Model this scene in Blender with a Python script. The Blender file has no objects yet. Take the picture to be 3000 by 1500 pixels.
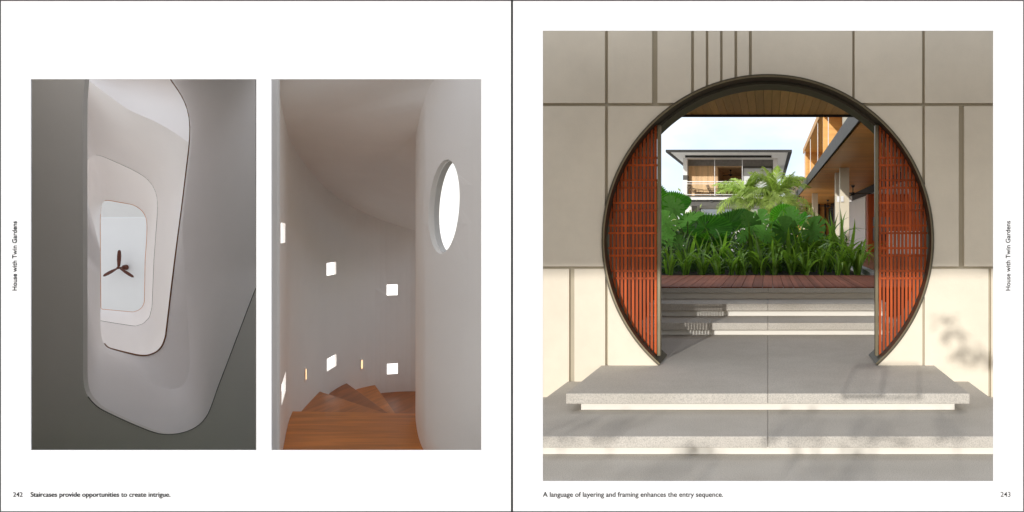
import bpy, bmesh, math, random
from mathutils import Vector, Matrix
from mathutils.geometry import delaunay_2d_cdt

random.seed(7)
sc = bpy.context.scene
COL = sc.collection
R = math.radians

# ------------------------------------------------------------------ camera
EYE = 1.677                       # eye height above the forecourt
F, U0, V0 = 2280.0, 2249.5, 683.0  # focal length and principal point in 3000x1500 picture units
cam_d = bpy.data.cameras.new('camera')
cam = bpy.data.objects.new('camera', cam_d)
COL.objects.link(cam)
cam.location = (0, 0, EYE)
cam.rotation_euler = (R(90), 0, 0)
cam_d.sensor_width = 36.0
cam_d.lens = F / 3000.0 * 36.0
cam_d.shift_x = (1500.0 - U0) / 3000.0
cam_d.shift_y = -(750.0 - V0) / 3000.0
cam_d.clip_start = 0.05
cam_d.clip_end = 3000
sc.camera = cam

# ------------------------------------------------------------------ sky, sun, exposure
TA, TE = 0.185, 0.20              # sun: metres to the right and down for each metre of depth
SUN_DIR = Vector((TA, 1.0, -TE)).normalized()
SUN_EL = math.asin(-SUN_DIR.z)
w = bpy.data.worlds.new('World')
sc.world = w
w.use_nodes = True
nt = w.node_tree
nt.nodes.clear()
sky = nt.nodes.new('ShaderNodeTexSky')
sky.sky_type = 'NISHITA'
sky.sun_disc = False
sky.sun_elevation = SUN_EL
sky.sun_rotation = math.atan2(-SUN_DIR.x, -SUN_DIR.y)
sky.air_density = 1.0
sky.dust_density = 1.6
sky.ozone_density = 1.0
# thin high cloud over the whole dome
tc = nt.nodes.new('ShaderNodeTexCoord')
mp = nt.nodes.new('ShaderNodeMapping')
mp.inputs['Scale'].default_value = (1.0, 1.0, 2.6)
nz = nt.nodes.new('ShaderNodeTexNoise')
nz.inputs['Scale'].default_value = 2.6
nz.inputs['Detail'].default_value = 7
nz.inputs['Roughness'].default_value = 0.55
cr = nt.nodes.new('ShaderNodeValToRGB')
cr.color_ramp.elements[0].position = 0.36          # thin veil between the clouds ...
cr.color_ramp.elements[0].color = (0.60, 0.71, 0.90, 1)
cr.color_ramp.elements[1].position = 0.62          # ... and the white of the clouds
cr.color_ramp.elements[1].color = (0.97, 0.96, 0.94, 1)
vm = nt.nodes.new('ShaderNodeVectorMath')
vm.operation = 'SCALE'
vm.inputs['Scale'].default_value = 6.6
mixc = nt.nodes.new('ShaderNodeMix')
mixc.data_type = 'RGBA'
mixc.inputs['Factor'].default_value = 0.88
bg = nt.nodes.new('ShaderNodeBackground')
bg.inputs['Strength'].default_value = 0.15
wo = nt.nodes.new('ShaderNodeOutputWorld')
L = nt.links.new
L(tc.outputs['Generated'], mp.inputs['Vector'])
L(mp.outputs['Vector'], nz.inputs['Vector'])
L(nz.outputs['Fac'], cr.inputs['Fac'])
L(cr.outputs['Color'], vm.inputs[0])
L(vm.outputs['Vector'], mixc.inputs['B'])
L(sky.outputs['Color'], mixc.inputs['A'])
L(mixc.outputs['Result'], bg.inputs['Color'])
L(bg.outputs['Background'], wo.inputs['Surface'])

sun_d = bpy.data.lights.new('sun', 'SUN')
sun_d.energy = 2.0
sun_d.angle = R(0.55)
sun_d.color = (1.0, 0.975, 0.94)
sun = bpy.data.objects.new('sun', sun_d)
COL.objects.link(sun)
sun.rotation_euler = SUN_DIR.to_track_quat('-Z', 'Y').to_euler()
sun.location = (-3, -15, 12)

sc.view_settings.view_transform = 'Standard'
sc.view_settings.look = 'None'
sc.view_settings.exposure = 0.50
sc.view_settings.gamma = 1.0
sc.view_settings.use_curve_mapping = False
sc.cycles.use_denoising = True
sc.cycles.max_bounces = 10
sc.cycles.diffuse_bounces = 7
sc.cycles.sample_clamp_indirect = 6.0
sc.cycles.caustics_reflective = False
sc.cycles.caustics_refractive = False

# ------------------------------------------------------------------ helpers
def at(u, v, y):
    """the point at depth y on the sight line of picture position (u, v)"""
    return Vector(((u - U0) * y / F, y, EYE + (V0 - v) * y / F))

def X(u, y): return (u - U0) * y / F
def Z(v, y): return EYE + (V0 - v) * y / F

def mesh(name, verts, faces, smooth=False):
    me = bpy.data.meshes.new(name)
    me.from_pydata([tuple(v) for v in verts], [], faces)
    me.update()
    if smooth:
        me.polygons.foreach_set('use_smooth', [True] * len(me.polygons))
    return me

def fix(me):
    bm = bmesh.new(); bm.from_mesh(me)
    bmesh.ops.recalc_face_normals(bm, faces=bm.faces)
    bm.to_mesh(me); bm.free()

def obj(name, me, mat=None, parent=None, loc=None, rot=None, scale=None):
    o = bpy.data.objects.new(name, me)
    COL.objects.link(o)
    if mat is not None and me is not None and hasattr(me, 'materials') and not me.materials:
        me.materials.append(mat)
    if parent is not None: o.parent = parent
    if loc is not None: o.location = loc
    if rot is not None: o.rotation_euler = rot
    if scale is not None: o.scale = scale
    return o

def tag(o, label=None, cat=None, group=None, kind=None):
    if label: o['label'] = label
    if cat: o['category'] = cat
    if group: o['group'] = group
    if kind: o['kind'] = kind
    return o

def thing(name, label, cat, loc=(0, 0, 0), rz=0.0, group=None):
    o = bpy.data.objects.new(name, None)
    COL.objects.link(o)
    o.location = loc
    o.rotation_euler = (0, 0, rz)
    o.empty_display_size = 0.2
    return tag(o, label, cat, group)

class MB:
    """collects pieces of ONE part"""
    def __init__(self): self.v = []; self.f = []
    def add(self, vs, fs):
        n = len(self.v)
        self.v += [tuple(p) for p in vs]
        self.f += [tuple(i + n for i in q) for q in fs]
        return self
    def box(self, x0, x1, y0, y1, z0, z1):
        return self.add([(x0,y0,z0),(x1,y0,z0),(x1,y1,z0),(x0,y1,z0),(x0,y0,z1),(x1,y0,z1),(x1,y1,z1),(x0,y1,z1)],
                        [(0,3,2,1),(4,5,6,7),(0,1,5,4),(1,2,6,5),(2,3,7,6),(3,0,4,7)])
    def prism(self, poly, z0, z1):
        n = len(poly)
        return self.add([(p[0],p[1],z0) for p in poly] + [(p[0],p[1],z1) for p in poly],
                        [tuple(range(n))[::-1], tuple(range(n, 2*n))] + [(i,(i+1)%n,n+(i+1)%n,n+i) for i in range(n)])
    def tube(self, pts, rad, n=6):
        pts = [Vector(p) for p in pts]
        rads = rad if isinstance(rad, (list, tuple)) else [rad] * len(pts)
        rings = []
        for i, p in enumerate(pts):
            d = (pts[min(i+1, len(pts)-1)] - pts[max(i-1, 0)]).normalized()
            a = d.orthogonal().normalized() if abs(d.z) > 0.9 else d.cross(Vector((0,0,1))).normalized()
            b = d.cross(a).normalized()
            rings.append([p + rads[i]*(math.cos(2*math.pi*k/n)*a + math.sin(2*math.pi*k/n)*b) for k in range(n)])
        vs = [q for r in rings for q in r]
        fs = [(i*n+k, i*n+(k+1)%n, (i+1)*n+(k+1)%n, (i+1)*n+k) for i in range(len(pts)-1) for k in range(n)]
        fs += [tuple(range(n))[::-1], tuple(range((len(pts)-1)*n, len(pts)*n))]
        return self.add(vs, fs)
    def lathe(self, prof, n=12, c=(0, 0, 0)):
        vs = [(c[0]+r*math.cos(2*math.pi*k/n), c[1]+r*math.sin(2*math.pi*k/n), c[2]+z) for r, z in prof for k in range(n)]
        fs = [(i*n+k, i*n+(k+1)%n, (i+1)*n+(k+1)%n, (i+1)*n+k) for i in range(len(prof)-1) for k in range(n)]
        fs += [tuple(range(n))[::-1], tuple(range((len(prof)-1)*n, len(prof)*n))]
        return self.add(vs, fs)
    def build(self, name, mat, parent=None, smooth=False, recalc=False, bevel=0):
        me = mesh(name, self.v, self.f, smooth)
        if recalc: fix(me)
        o = obj(name, me, mat, parent)
        if bevel:
            m = o.modifiers.new('edge', 'BEVEL'); m.width = bevel; m.segments = 2; m.limit_method = 'ANGLE'
        return o

def box(name, b, mat, parent=None, bevel=0):
    return MB().box(*b).build(name, mat, parent, bevel=bevel)

def inside(p, poly):
    c = False
    j = len(poly) - 1
    for i in range(len(poly)):
        a, b = poly[i], poly[j]
        if (a[1] > p[1]) != (b[1] > p[1]) and p[0] < (b[0]-a[0])*(p[1]-a[1])/(b[1]-a[1]) + a[0]: c = not c
        j = i
    return c

def cdt(outer, holes=(), extra=()):
    """triangles of a 2-D outline with holes, and its border edges"""
    vs, es = [], []
    for loop in [outer] + list(holes):
        n = len(vs)
        vs += [Vector((p[0], p[1])) for p in loop]
        es += [(n+i, n+(i+1) % len(loop)) for i in range(len(loop))]
    vs += [Vector((p[0], p[1])) for p in extra]
    rv, re, rf, *_ = delaunay_2d_cdt(vs, es, [], 0, 1e-6)
    tris = []
    for f in rf:
        c = sum((rv[i] for i in f), Vector((0, 0))) / 3
        if inside(c, outer) and not any(inside(c, h) for h in holes):
            a, b, d = (rv[i] for i in f)
            if (b-a).cross(d-a) < 0: f = (f[0], f[2], f[1])
            tris.append(tuple(f))
    cnt = {}
    for t in tris:
        for i in range(3):
            cnt[(t[i], t[(i+1) % 3])] = 1
    border = [e for e in cnt if (e[1], e[0]) not in cnt]
    return rv, tris, border

def slab_map(mb, outer, holes, front, back, extra=()):
    """a solid sheet: the outline mapped by front() and back()"""
    rv, tris, border = cdt(outer, holes, extra)
    n = len(rv)
    vs = [front(*p) for p in rv] + [back(*p) for p in rv]
    fs = list(tris) + [(t[0]+n, t[2]+n, t[1]+n) for t in tris] + [(e[1], e[0], e[0]+n, e[1]+n) for e in border]
    return mb.add(vs, fs)

def plate_xz(mb, outer, holes, y0, y1, extra=()):
    return slab_map(mb, outer, holes, lambda a, b: (a, y0, b), lambda a, b: (a, y1, b), extra)

def circle(cx, cz, r, n=160):
    return [(cx + r*math.cos(2*math.pi*k/n), cz + r*math.sin(2*math.pi*k/n)) for k in range(n)]

def rect(x0, x1, z0, z1): return [(x0, z0), (x1, z0), (x1, z1), (x0, z1)]

def spline(pts, n):
    """Catmull-Rom through points of any dimension, n samples, even in arc length"""
    P = [Vector(p) for p in pts]
    P = [2*P[0]-P[1]] + P + [2*P[-1]-P[-2]]
    out = []
    for i in range(1, len(P)-2):
        for k in range(24):
            t = k/24
            a, b, c, d = P[i-1], P[i], P[i+1], P[i+2]
            out.append(0.5*((2*b) + (c-a)*t + (2*a-5*b+4*c-d)*t*t + (-a+3*b-3*c+d)*t**3))
    out.append(P[-2])
    acc = [0.0]
    for a, b in zip(out, out[1:]): acc.append(acc[-1] + (b-a).length)
    res, j = [], 0
    for k in range(n):
        s = acc[-1]*k/(n-1)
        while j < len(acc)-2 and acc[j+1] < s: j += 1
        t = (s-acc[j])/max(1e-9, acc[j+1]-acc[j])
        res.append(out[j].lerp(out[j+1], min(1, t)))
    return res

# ------------------------------------------------------------------ materials
def new_mat(name):
    m = bpy.data.materials.new(name); m.use_nodes = True
    n = m.node_tree.nodes; b = n['Principled BSDF']
    return m, m.node_tree, b

def tex_in(t, scale=(1, 1, 1), coord='Object'):
    c = t.nodes.new('ShaderNodeTexCoord'); mpn = t.nodes.new('ShaderNodeMapping')
    mpn.inputs['Scale'].default_value = scale
    t.links.new(c.outputs[coord], mpn.inputs['Vector'])
    return mpn.outputs['Vector']

def noise(t, vec, scale, detail=4, rough=0.55):
    n = t.nodes.new('ShaderNodeTexNoise')
    n.inputs['Scale'].default_value = scale; n.inputs['Detail'].default_value = detail; n.inputs['Roughness'].default_value = rough
    t.links.new(vec, n.inputs['Vector'])
    return n.outputs['Fac']

def ramp(t, fac, stops):
    r = t.nodes.new('ShaderNodeValToRGB')
    while len(r.color_ramp.elements) < len(stops): r.color_ramp.elements.new(0.5)
    for e, (p, c) in zip(r.color_ramp.elements, stops):
        e.position = p; e.color = (*c, 1)
    t.links.new(fac, r.inputs['Fac'])
    return r.outputs['Color']

def bump(t, b, fac, strength, dist):
    n = t.nodes.new('ShaderNodeBump'); n.inputs['Strength'].default_value = strength; n.inputs['Distance'].default_value = dist
    t.links.new(fac, n.inputs['Height']); t.links.new(n.outputs['Normal'], b.inputs['Normal'])

def mul(c, k): return tuple(min(1, x*k) for x in c)

def plaster(name, c, var=0.06, rough=0.85, bs=0.25, sc1=1.3, sc2=90, per_object=0.0):
    m, t, b = new_mat(name); v = tex_in(t)
    col = ramp(t, noise(t, v, sc1, 8, 0.62), [(0.3, mul(c, 1-var)), (0.7, mul(c, 1+var))])
    if per_object:
        oi = t.nodes.new('ShaderNodeObjectInfo')
        rr = ramp(t, oi.outputs['Random'], [(0, (1-per_object,)*3), (1, (1, 1, 1))])
        mx = t.nodes.new('ShaderNodeMix'); mx.data_type = 'RGBA'; mx.blend_type = 'MULTIPLY'; mx.inputs['Factor'].default_value = 1
        t.links.new(col, mx.inputs['A']); t.links.new(rr, mx.inputs['B']); col = mx.outputs['Result']
    t.links.new(col, b.inputs['Base Color'])
    b.inputs['Roughness'].default_value = rough
    bump(t, b, noise(t, v, sc2, 3), bs, 0.004)
    return m

def granite(name, c, lo=0.68, hi=1.22, scale=120):
    m, t, b = new_mat(name); v = tex_in(t)
    sp = ramp(t, noise(t, v, scale, 3, 0.7), [(0.34, mul(c, lo)), (0.47, c), (0.68, mul(c, hi))])
    big = ramp(t, noise(t, v, 1.7, 5), [(0.3, (0.86, 0.85, 0.83)), (0.7, (1, 1, 1))])
    mx = t.nodes.new('ShaderNodeMix'); mx.data_type = 'RGBA'; mx.blend_type = 'MULTIPLY'; mx.inputs['Factor'].default_value = 1
    t.links.new(sp, mx.inputs['A']); t.links.new(big, mx.inputs['B'])
    t.links.new(mx.outputs['Result'], b.inputs['Base Color'])
    b.inputs['Roughness'].default_value = 0.75
    bump(t, b, noise(t, v, scale*0.9, 3, 0.7), 0.5, 0.004)
    return m

def wood(name, c, along='Y', rough=0.5, var=0.28, per_object=0.25, grain=14, coat=0):
    m, t, b = new_mat(name)
    b.inputs['Specular IOR Level'].default_value = 0.25
    s = {'X': (0.9, grain, grain), 'Y': (grain, 0.9, grain), 'Z': (grain, grain, 0.9)}[along]
    v = tex_in(t, s)
    g = ramp(t, noise(t, v, 1.0, 6, 0.62), [(0.28, mul(c, 1-var)), (0.5, c), (0.74, mul(c, 1+var))])
    oi = t.nodes.new('ShaderNodeObjectInfo')
    rr = ramp(t, oi.outputs['Random'], [(0, (1-per_object,)*3), (1, (1, 1, 1))])
    mx = t.nodes.new('ShaderNodeMix'); mx.data_type = 'RGBA'; mx.blend_type = 'MULTIPLY'; mx.inputs['Factor'].default_value = 1
    t.links.new(g, mx.inputs['A']); t.links.new(rr, mx.inputs['B'])
    t.links.new(mx.outputs['Result'], b.inputs['Base Color'])
    b.inputs['Roughness'].default_value = rough
    if coat: b.inputs['Coat Weight'].default_value = coat; b.inputs['Coat Roughness'].default_value = 0.25
    bump(t, b, noise(t, v, 1.6, 4), 0.15, 0.003)
    return m

def metal(name, c, rough=0.4, metallic=0.6):
    m, t, b = new_mat(name); v = tex_in(t)
    t.links.new(ramp(t, noise(t, v, 6, 4), [(0.3, mul(c, 0.85)), (0.7, mul(c, 1.12))]), b.inputs['Base Color'])
    b.inputs['Roughness'].default_value = rough; b.inputs['Metallic'].default_value = metallic
    return m

def leafmat(name, c, trans=0.35, rough=0.38, var=0.45, pleat_shade=0):
    m, t, b = new_mat(name)
    oi = t.nodes.new('ShaderNodeObjectInfo')
    v = tex_in(t, (1, 1, 1))
    base = ramp(t, oi.outputs['Random'], [(0, mul(c, 1-var)), (1, mul(c, 1+var*0.6))])
    nn = ramp(t, noise(t, v, 7, 3), [(0.3, (0.75, 0.8, 0.7)), (0.7, (1.1, 1.1, 1.05))])
    mx = t.nodes.new('ShaderNodeMix'); mx.data_type = 'RGBA'; mx.blend_type = 'MULTIPLY'; mx.inputs['Factor'].default_value = 1
    t.links.new(base, mx.inputs['A']); t.links.new(nn, mx.inputs['B'])
    res = mx.outputs['Result']
    if pleat_shade:  # shade of the pleats painted as bands round the leaf
        sx = t.nodes.new('ShaderNodeSeparateXYZ'); t.links.new(v, sx.inputs[0])
        at2 = t.nodes.new('ShaderNodeMath'); at2.operation = 'ARCTAN2'; t.links.new(sx.outputs['X'], at2.inputs[0]); t.links.new(sx.outputs['Y'], at2.inputs[1])
        sn = t.nodes.new('ShaderNodeMath'); sn.operation = 'MULTIPLY'; sn.inputs[1].default_value = pleat_shade; t.links.new(at2.outputs[0], sn.inputs[0])
        s2 = t.nodes.new('ShaderNodeMath'); s2.operation = 'SINE'; t.links.new(sn.outputs[0], s2.inputs[0])
        rb = ramp(t, s2.outputs[0], [(0.0, (0.62, 0.66, 0.55)), (1.0, (1.12, 1.1, 1.1))])
        m2 = t.nodes.new('ShaderNodeMix'); m2.data_type = 'RGBA'; m2.blend_type = 'MULTIPLY'; m2.inputs['Factor'].default_value = 1
        t.links.new(res, m2.inputs['A']); t.links.new(rb, m2.inputs['B']); res = m2.outputs['Result']
    mxr = res
    t.links.new(mxr, b.inputs['Base Color'])
    b.inputs['Roughness'].default_value = rough
    tr = t.nodes.new('ShaderNodeBsdfTranslucent')
    hs = t.nodes.new('ShaderNodeHueSaturation'); hs.inputs['Value'].default_value = 1.7; hs.inputs['Saturation'].default_value = 1.1
    t.links.new(mxr, hs.inputs['Color']); t.links.new(hs.outputs['Color'], tr.inputs['Color'])
    ms = t.nodes.new('ShaderNodeMixShader'); ms.inputs['Fac'].default_value = trans
    out = t.nodes['Material Output']
    t.links.new(b.outputs['BSDF'], ms.inputs[1]); t.links.new(tr.outputs['BSDF'], ms.inputs[2]); t.links.new(ms.outputs['Shader'], out.inputs['Surface'])
    return m

def flat(name, c, rough=0.6, **kw):
    m, t, b = new_mat(name)
    b.inputs['Base Color'].default_value = (*c, 1); b.inputs['Roughness'].default_value = rough
    for k, v in kw.items(): b.inputs[k].default_value = v
    return m

def emit(name, c, s):
    m, t, b = new_mat(name)
    b.inputs['Base Color'].default_value = (0.8, 0.8, 0.8, 1)
    b.inputs['Emission Color'].default_value = (*c, 1); b.inputs['Emission Strength'].default_value = s
    return m

M = {
    'paper': plaster('paper', (0.78, 0.775, 0.775), 0.004, 0.9, 0.02),
    'ink': flat('ink', (0.008, 0.008, 0.009), 0.9),
    'wall': plaster('cream_plaster', (0.77, 0.69, 0.555), 0.085, 0.88, 0.35, 1.1, 55, 0.06),
    'wall_core': plaster('groove_plaster', (0.46, 0.41, 0.31), 0.05),
    'granite': granite('granite', (0.50, 0.465, 0.41)),
    'granite_face': granite('granite_face', (0.56, 0.54, 0.49), 0.65, 1.22, 100),
    'white_riser': plaster('white_riser', (0.80, 0.77, 0.70), 0.03),
    'bronze': metal('bronze_steel', (0.075, 0.064, 0.043), 0.45, 0.5),
    'bronze_trim': metal('bronze_trim', (0.15, 0.125, 0.075), 0.4, 0.5),
    'slat': wood('red_slat_wood', (0.56, 0.098, 0.016), 'Z', 0.6, 0.32, 0.45, 16),
    'deck': wood('deck_wood', (0.30, 0.105, 0.06), 'Y', 0.8, 0.3, 0.35, 10),
    'deck_x': wood('veranda_deck_wood', (0.26, 0.10, 0.05), 'Y', 0.45, 0.3, 0.3, 8),
    'soffit': wood('soffit_wood', (0.72, 0.46, 0.17), 'Y', 0.5, 0.2, 0.3, 9),
    'soffit_x': wood('veranda_soffit_wood', (0.92, 0.44, 0.10), 'X', 0.45, 0.18, 0.2, 9),
    'car_ceiling': wood('car_porch_wood', (0.30, 0.17, 0.07), 'Y', 0.6, 0.2, 0.1, 6),
    'clad': wood('cladding_wood', (0.80, 0.52, 0.27), 'Z', 0.5, 0.15, 0.22, 8),
    'clad_x': wood('balcony_wood', (0.86, 0.45, 0.13), 'X', 0.5, 0.18, 0.2, 8),
    'porch_shade': wood('porch_wall_shade', (0.085, 0.045, 0.028), 'Z', 0.6, 0.25, 0.2, 8),  # dark colour stands in for shade on the porch side wall
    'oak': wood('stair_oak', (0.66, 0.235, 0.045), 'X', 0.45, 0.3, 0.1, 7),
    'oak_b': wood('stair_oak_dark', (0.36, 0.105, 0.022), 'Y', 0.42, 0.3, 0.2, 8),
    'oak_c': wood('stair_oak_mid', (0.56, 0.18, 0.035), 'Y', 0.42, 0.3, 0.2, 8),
    'dark_oak': wood('dark_oak', (0.20, 0.085, 0.035), 'Z', 0.5),
    'white': plaster('white_paint', (0.80, 0.79, 0.77), 0.02),
    'house_white': plaster('house_white', (0.78, 0.76, 0.72), 0.03, sc1=0.5),
    'stair_white': plaster('stair_white', (0.92, 0.885, 0.845), 0.025, 0.9, 0.15, 0.8, 60),
    'well_white': plaster('well_white', (0.92, 0.885, 0.865), 0.02, 0.9, 0.1, 0.8, 60),
    'well_ceiling': plaster('well_ceiling', (0.88, 0.88, 0.865), 0.015, 0.9, 0.1, 0.8, 60),
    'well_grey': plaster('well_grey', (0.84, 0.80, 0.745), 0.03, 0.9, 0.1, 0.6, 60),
    'absorber_dark': plaster('absorber_dark', (0.10, 0.10, 0.085), 0.05),
    'well_mid': plaster('well_mid', (0.82, 0.77, 0.72), 0.05),
    'well_half': plaster('well_half', (0.42, 0.40, 0.37), 0.05),
    'dark_green': plaster('green_bounce', (0.15, 0.20, 0.085), 0.2),
    'fascia': metal('dark_fascia', (0.030, 0.028, 0.025), 0.85, 0.0),
    'beam_grey': metal('beam_grey', (0.22, 0.20, 0.18), 0.8, 0.0),
    'grey_steel': metal('grey_steel', (0.10, 0.095, 0.085), 0.7, 0.1),
    'column': plaster('column_paint', (0.68, 0.61, 0.46), 0.03),
    'glass': flat('window_glass', (0.55, 0.62, 0.66), 0.06, **{'Metallic': 0.75}),
    'clear_glass': flat('clear_glass', (0.93, 0.97, 0.97), 0.03, **{'Transmission Weight': 1.0, 'IOR': 1.05}),
    'curtain': plaster('curtain', (0.72, 0.74, 0.74), 0.03),
    'room': plaster('room_wood', (0.80, 0.54, 0.30), 0.08),
    'black': flat('black_metal', (0.018, 0.017, 0.016), 0.45),
    'oven': flat('oven_glass', (0.02, 0.02, 0.022), 0.12),
    'cane': flat('cane', (0.17, 0.13, 0.10), 0.6),
    'fan_wood': wood('fan_wood', (0.11, 0.032, 0.018), 'Z', 0.45, 0.2, 0.1, 10),
    'soil': plaster('soil', (0.035, 0.026, 0.018), 0.3, 0.95, 0.9, 3, 30),
    'earth': plaster('earth', (0.22, 0.20, 0.16), 0.12, 0.95, 0.5, 0.4, 8),
    'asphalt': granite('asphalt', (0.055, 0.054, 0.052), 0.6, 1.5, 60),
    'gravel': granite('gravel', (0.16, 0.155, 0.15), 0.3, 2.0, 26),
    'bounce_gravel': plaster('bounce_gravel', (0.68, 0.65, 0.60), 0.08, 0.95, 0.6, 2, 40),  # pale ground colour chosen to bounce light onto soffits and stair ceilings
    'kerb': plaster('kerb', (0.30, 0.30, 0.30), 0.06),
    'strap': leafmat('strap_leaf', (0.24, 0.40, 0.07), 0.4, 0.26, 0.6),
    'fanleaf': leafmat('fan_leaf', (0.16, 0.42, 0.065), 0.6, 0.38, 0.5, 34),
    'monstera': leafmat('monstera_leaf', (0.16, 0.34, 0.09), 0.36, 0.22, 0.5),
    'palm': leafmat('palm_leaf', (0.42, 0.52, 0.15), 0.45, 0.45, 0.3),
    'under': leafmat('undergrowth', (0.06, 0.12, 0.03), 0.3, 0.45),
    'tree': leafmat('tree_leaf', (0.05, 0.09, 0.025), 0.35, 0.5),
    'stem': plaster('stem', (0.12, 0.15, 0.05), 0.2, 0.7),
    'bark': plaster('bark', (0.20, 0.17, 0.13), 0.2, 0.9, 0.8, 3, 25),
    'palm_trunk': plaster('palm_trunk', (0.46, 0.43, 0.34), 0.15, 0.8, 0.6, 3, 18),
    'pane': emit('daylight_glow', (1.0, 0.985, 0.97), 1.15),  # pane glows by emission in place of daylight outside
    'lamp': emit('lamp_glow', (1.0, 0.60, 0.27), 1.25),
}

# =================================================================== SETTING
tag(box('ground', (-400, 400, -200, 900, -2.2, -2.0), M['earth']), kind='structure')
tag(MB().box(-40, -2.9, -6, 30, -1.99, -1.93).build('bounce_terrace', M['bounce_gravel']), kind='structure')  # unseen pale ground added to bounce light into the stair rooms
fc = MB()
fc.prism([(-2.4, 4.5), (9, 4.5), (9, 8.2), (-2.62, 8.2), (-1.86, 5.62), (-2.4, 5.62)], -2.0, 0.0)
tag(fc.build('forecourt_paving', M['granite'], recalc=True), kind='structure')
tag(MB().box(-9, 9, -16, 4.49, -2.0, -0.02).build('driveway', M['asphalt']), kind='structure')
tag(MB().prism([(-2.6, 12.6), (60, 12.6), (60, 130), (-60, 130), (-60, 33), (-2.6, 33)], -2.0, 0.80).build('courtyard_ground', M['bounce_gravel'], recalc=True), kind='structure')

# ------------------------------------------------------------------ the printed spread
PY = 0.5
def page(name, label, u0, u1, v0, v1, holes, texts):
    t = thing(name, label, 'page', at(u0, v1, PY))
    base = t.location.copy()
    mb = MB()
    hz = [[(X(h[0], PY)-base.x, Z(h[3], PY)-base.z), (X(h[1], PY)-base.x, Z(h[3], PY)-base.z), (X(h[1], PY)-base.x, Z(h[2], PY)-base.z), (X(h[0], PY)-base.x, Z(h[2], PY)-base.z)] for h in holes]
    plate_xz(mb, rect(0, X(u1, PY)-base.x, 0, Z(v0, PY)-base.z), hz, 0, 0.0006)
    mb.build('paper', M['paper'], t)
    bl = MB()
    W, H, k = X(u1, PY)-base.x, Z(v0, PY)-base.z, PY/F
    bw = 2.6*k
    e = (max(0, 0-u0))*k
    for b in ((e, e+bw, 0, H), (W-bw-max(0, u1-3000)*k, W-max(0, u1-3000)*k, 0, H)):
        bl.box(b[0], b[1], -0.0003, -0.00012, b[2], b[3])
    dv0, dv1 = max(0, 0-v0)*k, max(0, v1-1500)*k
    for b in ((e+bw, W-bw-max(0, u1-3000)*k, H-dv0-bw, H-dv0), (e+bw, W-bw-max(0, u1-3000)*k, dv1, dv1+bw)):
        bl.box(b[0], b[1], -0.0003, -0.00012, b[2], b[3])
    bl.build('border_line', M['ink'], t)
    for (nm, s, ua, ub, va, vb, rot, weight) in texts:
        c = bpy.data.curves.new(nm, 'FONT'); c.body = s; c.size = 1.0; c.offset = weight; c.extrude = 0
        tmp = bpy.data.objects.new(nm, c); COL.objects.link(tmp)
        bpy.context.view_layer.update()
        me = bpy.data.meshes.new_from_object(tmp.evaluated_get(bpy.context.evaluated_depsgraph_get()))
        bpy.data.objects.remove(tmp); bpy.data.curves.remove(c)
        me.name = nm; me.materials.clear()
        o = obj(nm, me, M['ink'], t)
        bb = o.bound_box; w0 = min(p[0] for p in bb); w1 = max(p[0] for p in bb)
        if rot:   # reads upwards: ua = baseline, va..vb = span
            s_ = (vb-va)*k/(w1-w0)
            o.scale = (s_, s_, s_)
            o.rotation_euler = (R(90), R(-90), 0)
            o.location = (X(ua, PY)-base.x, -0.0003, Z(vb, PY)-base.z - w0*s_)
        else:
            s_ = (ub-ua)*k/(w1-w0)
            o.scale = (s_, s_, s_)
            o.rotation_euler = (R(90), 0, 0)
            o.location = (X(ua, PY)-base.x - w0*s_, -0.0003, Z(va, PY)-base.z)
    return t

page('book_page', 'white left page numbered 242 with two tall picture openings', -30, 1500, -30, 1530,
     [(90, 751, 232, 1319), (795, 1410, 232, 1319)],
     [('caption', 'Staircases provide opportunities to create intrigue.', 90.5, 500, 1455, 0, False, 0.014),
      ('page_number', '242', 39, 67, 1455, 0, False, 0.004),
      ('running_title', 'House with Twin Gardens', 50, 0, 648, 851, True, 0.014)])
page('book_page', 'white right page numbered 243 with one large square picture opening', 1500.2, 3030, -30, 1530,
     [(1590, 2910, 90, 1410)],
     [('caption', 'A language of layering and framing enhances the entry sequence.', 1590.5, 2118.5, 1455, 0, False, 0.014),
      ('page_number', '243', 2931, 2960, 1455, 0, False, 0.004),
      ('running_title', 'House with Twin Gardens', 2959.5, 0, 647, 851, True, 0.014)])

# ------------------------------------------------------------------ entry wall with its panels
WY = 8.0
GCZ, GR = Z(704, WY), 1.70
FLOOR = EYE - 1.354                # platform top
DECK = EYE - 0.82
wt = thing('entry_wall', 'cream plaster entry wall of grooved panels round the moon gate', 'wall', (0, WY, 0))
def wl(o): o.location = o.location - Vector((0, WY, 0)); return o
gate_hole = circle(0, GCZ, GR)
WTOP = EYE + 2.19
mb = MB(); plate_xz(mb, rect(-2.6, 6.0, -0.05, WTOP), [gate_hole], WY+0.004, WY+0.6)
wl(mb.build('wall_core', M['wall_core'], wt))
def xw(u): return X(u, WY-0.036)
def zw(v): return Z(v, WY-0.036)
far_l, far_r = -2.6, 6.0
rows = [
    (WTOP, zw(302), [far_l, (1772, 1781), (1910, 1926), (2024.6, 2033), (2067.7, 2075), (2109.7, 2117), (2151.6, 2159.7), (2194, 2202.5), (2497, 2504), (2701.5, 2709.7), far_r]),
    (zw(311), zw(781), [far_l, (1772, 1781), (2701.5, 2709.7), (2809, 2825), far_r]),
    (zw(788), -0.04, [far_l, (1667, 1682.5), (1773, 1781), (2702, 2709), (2896, 2904), far_r]),
]
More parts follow.
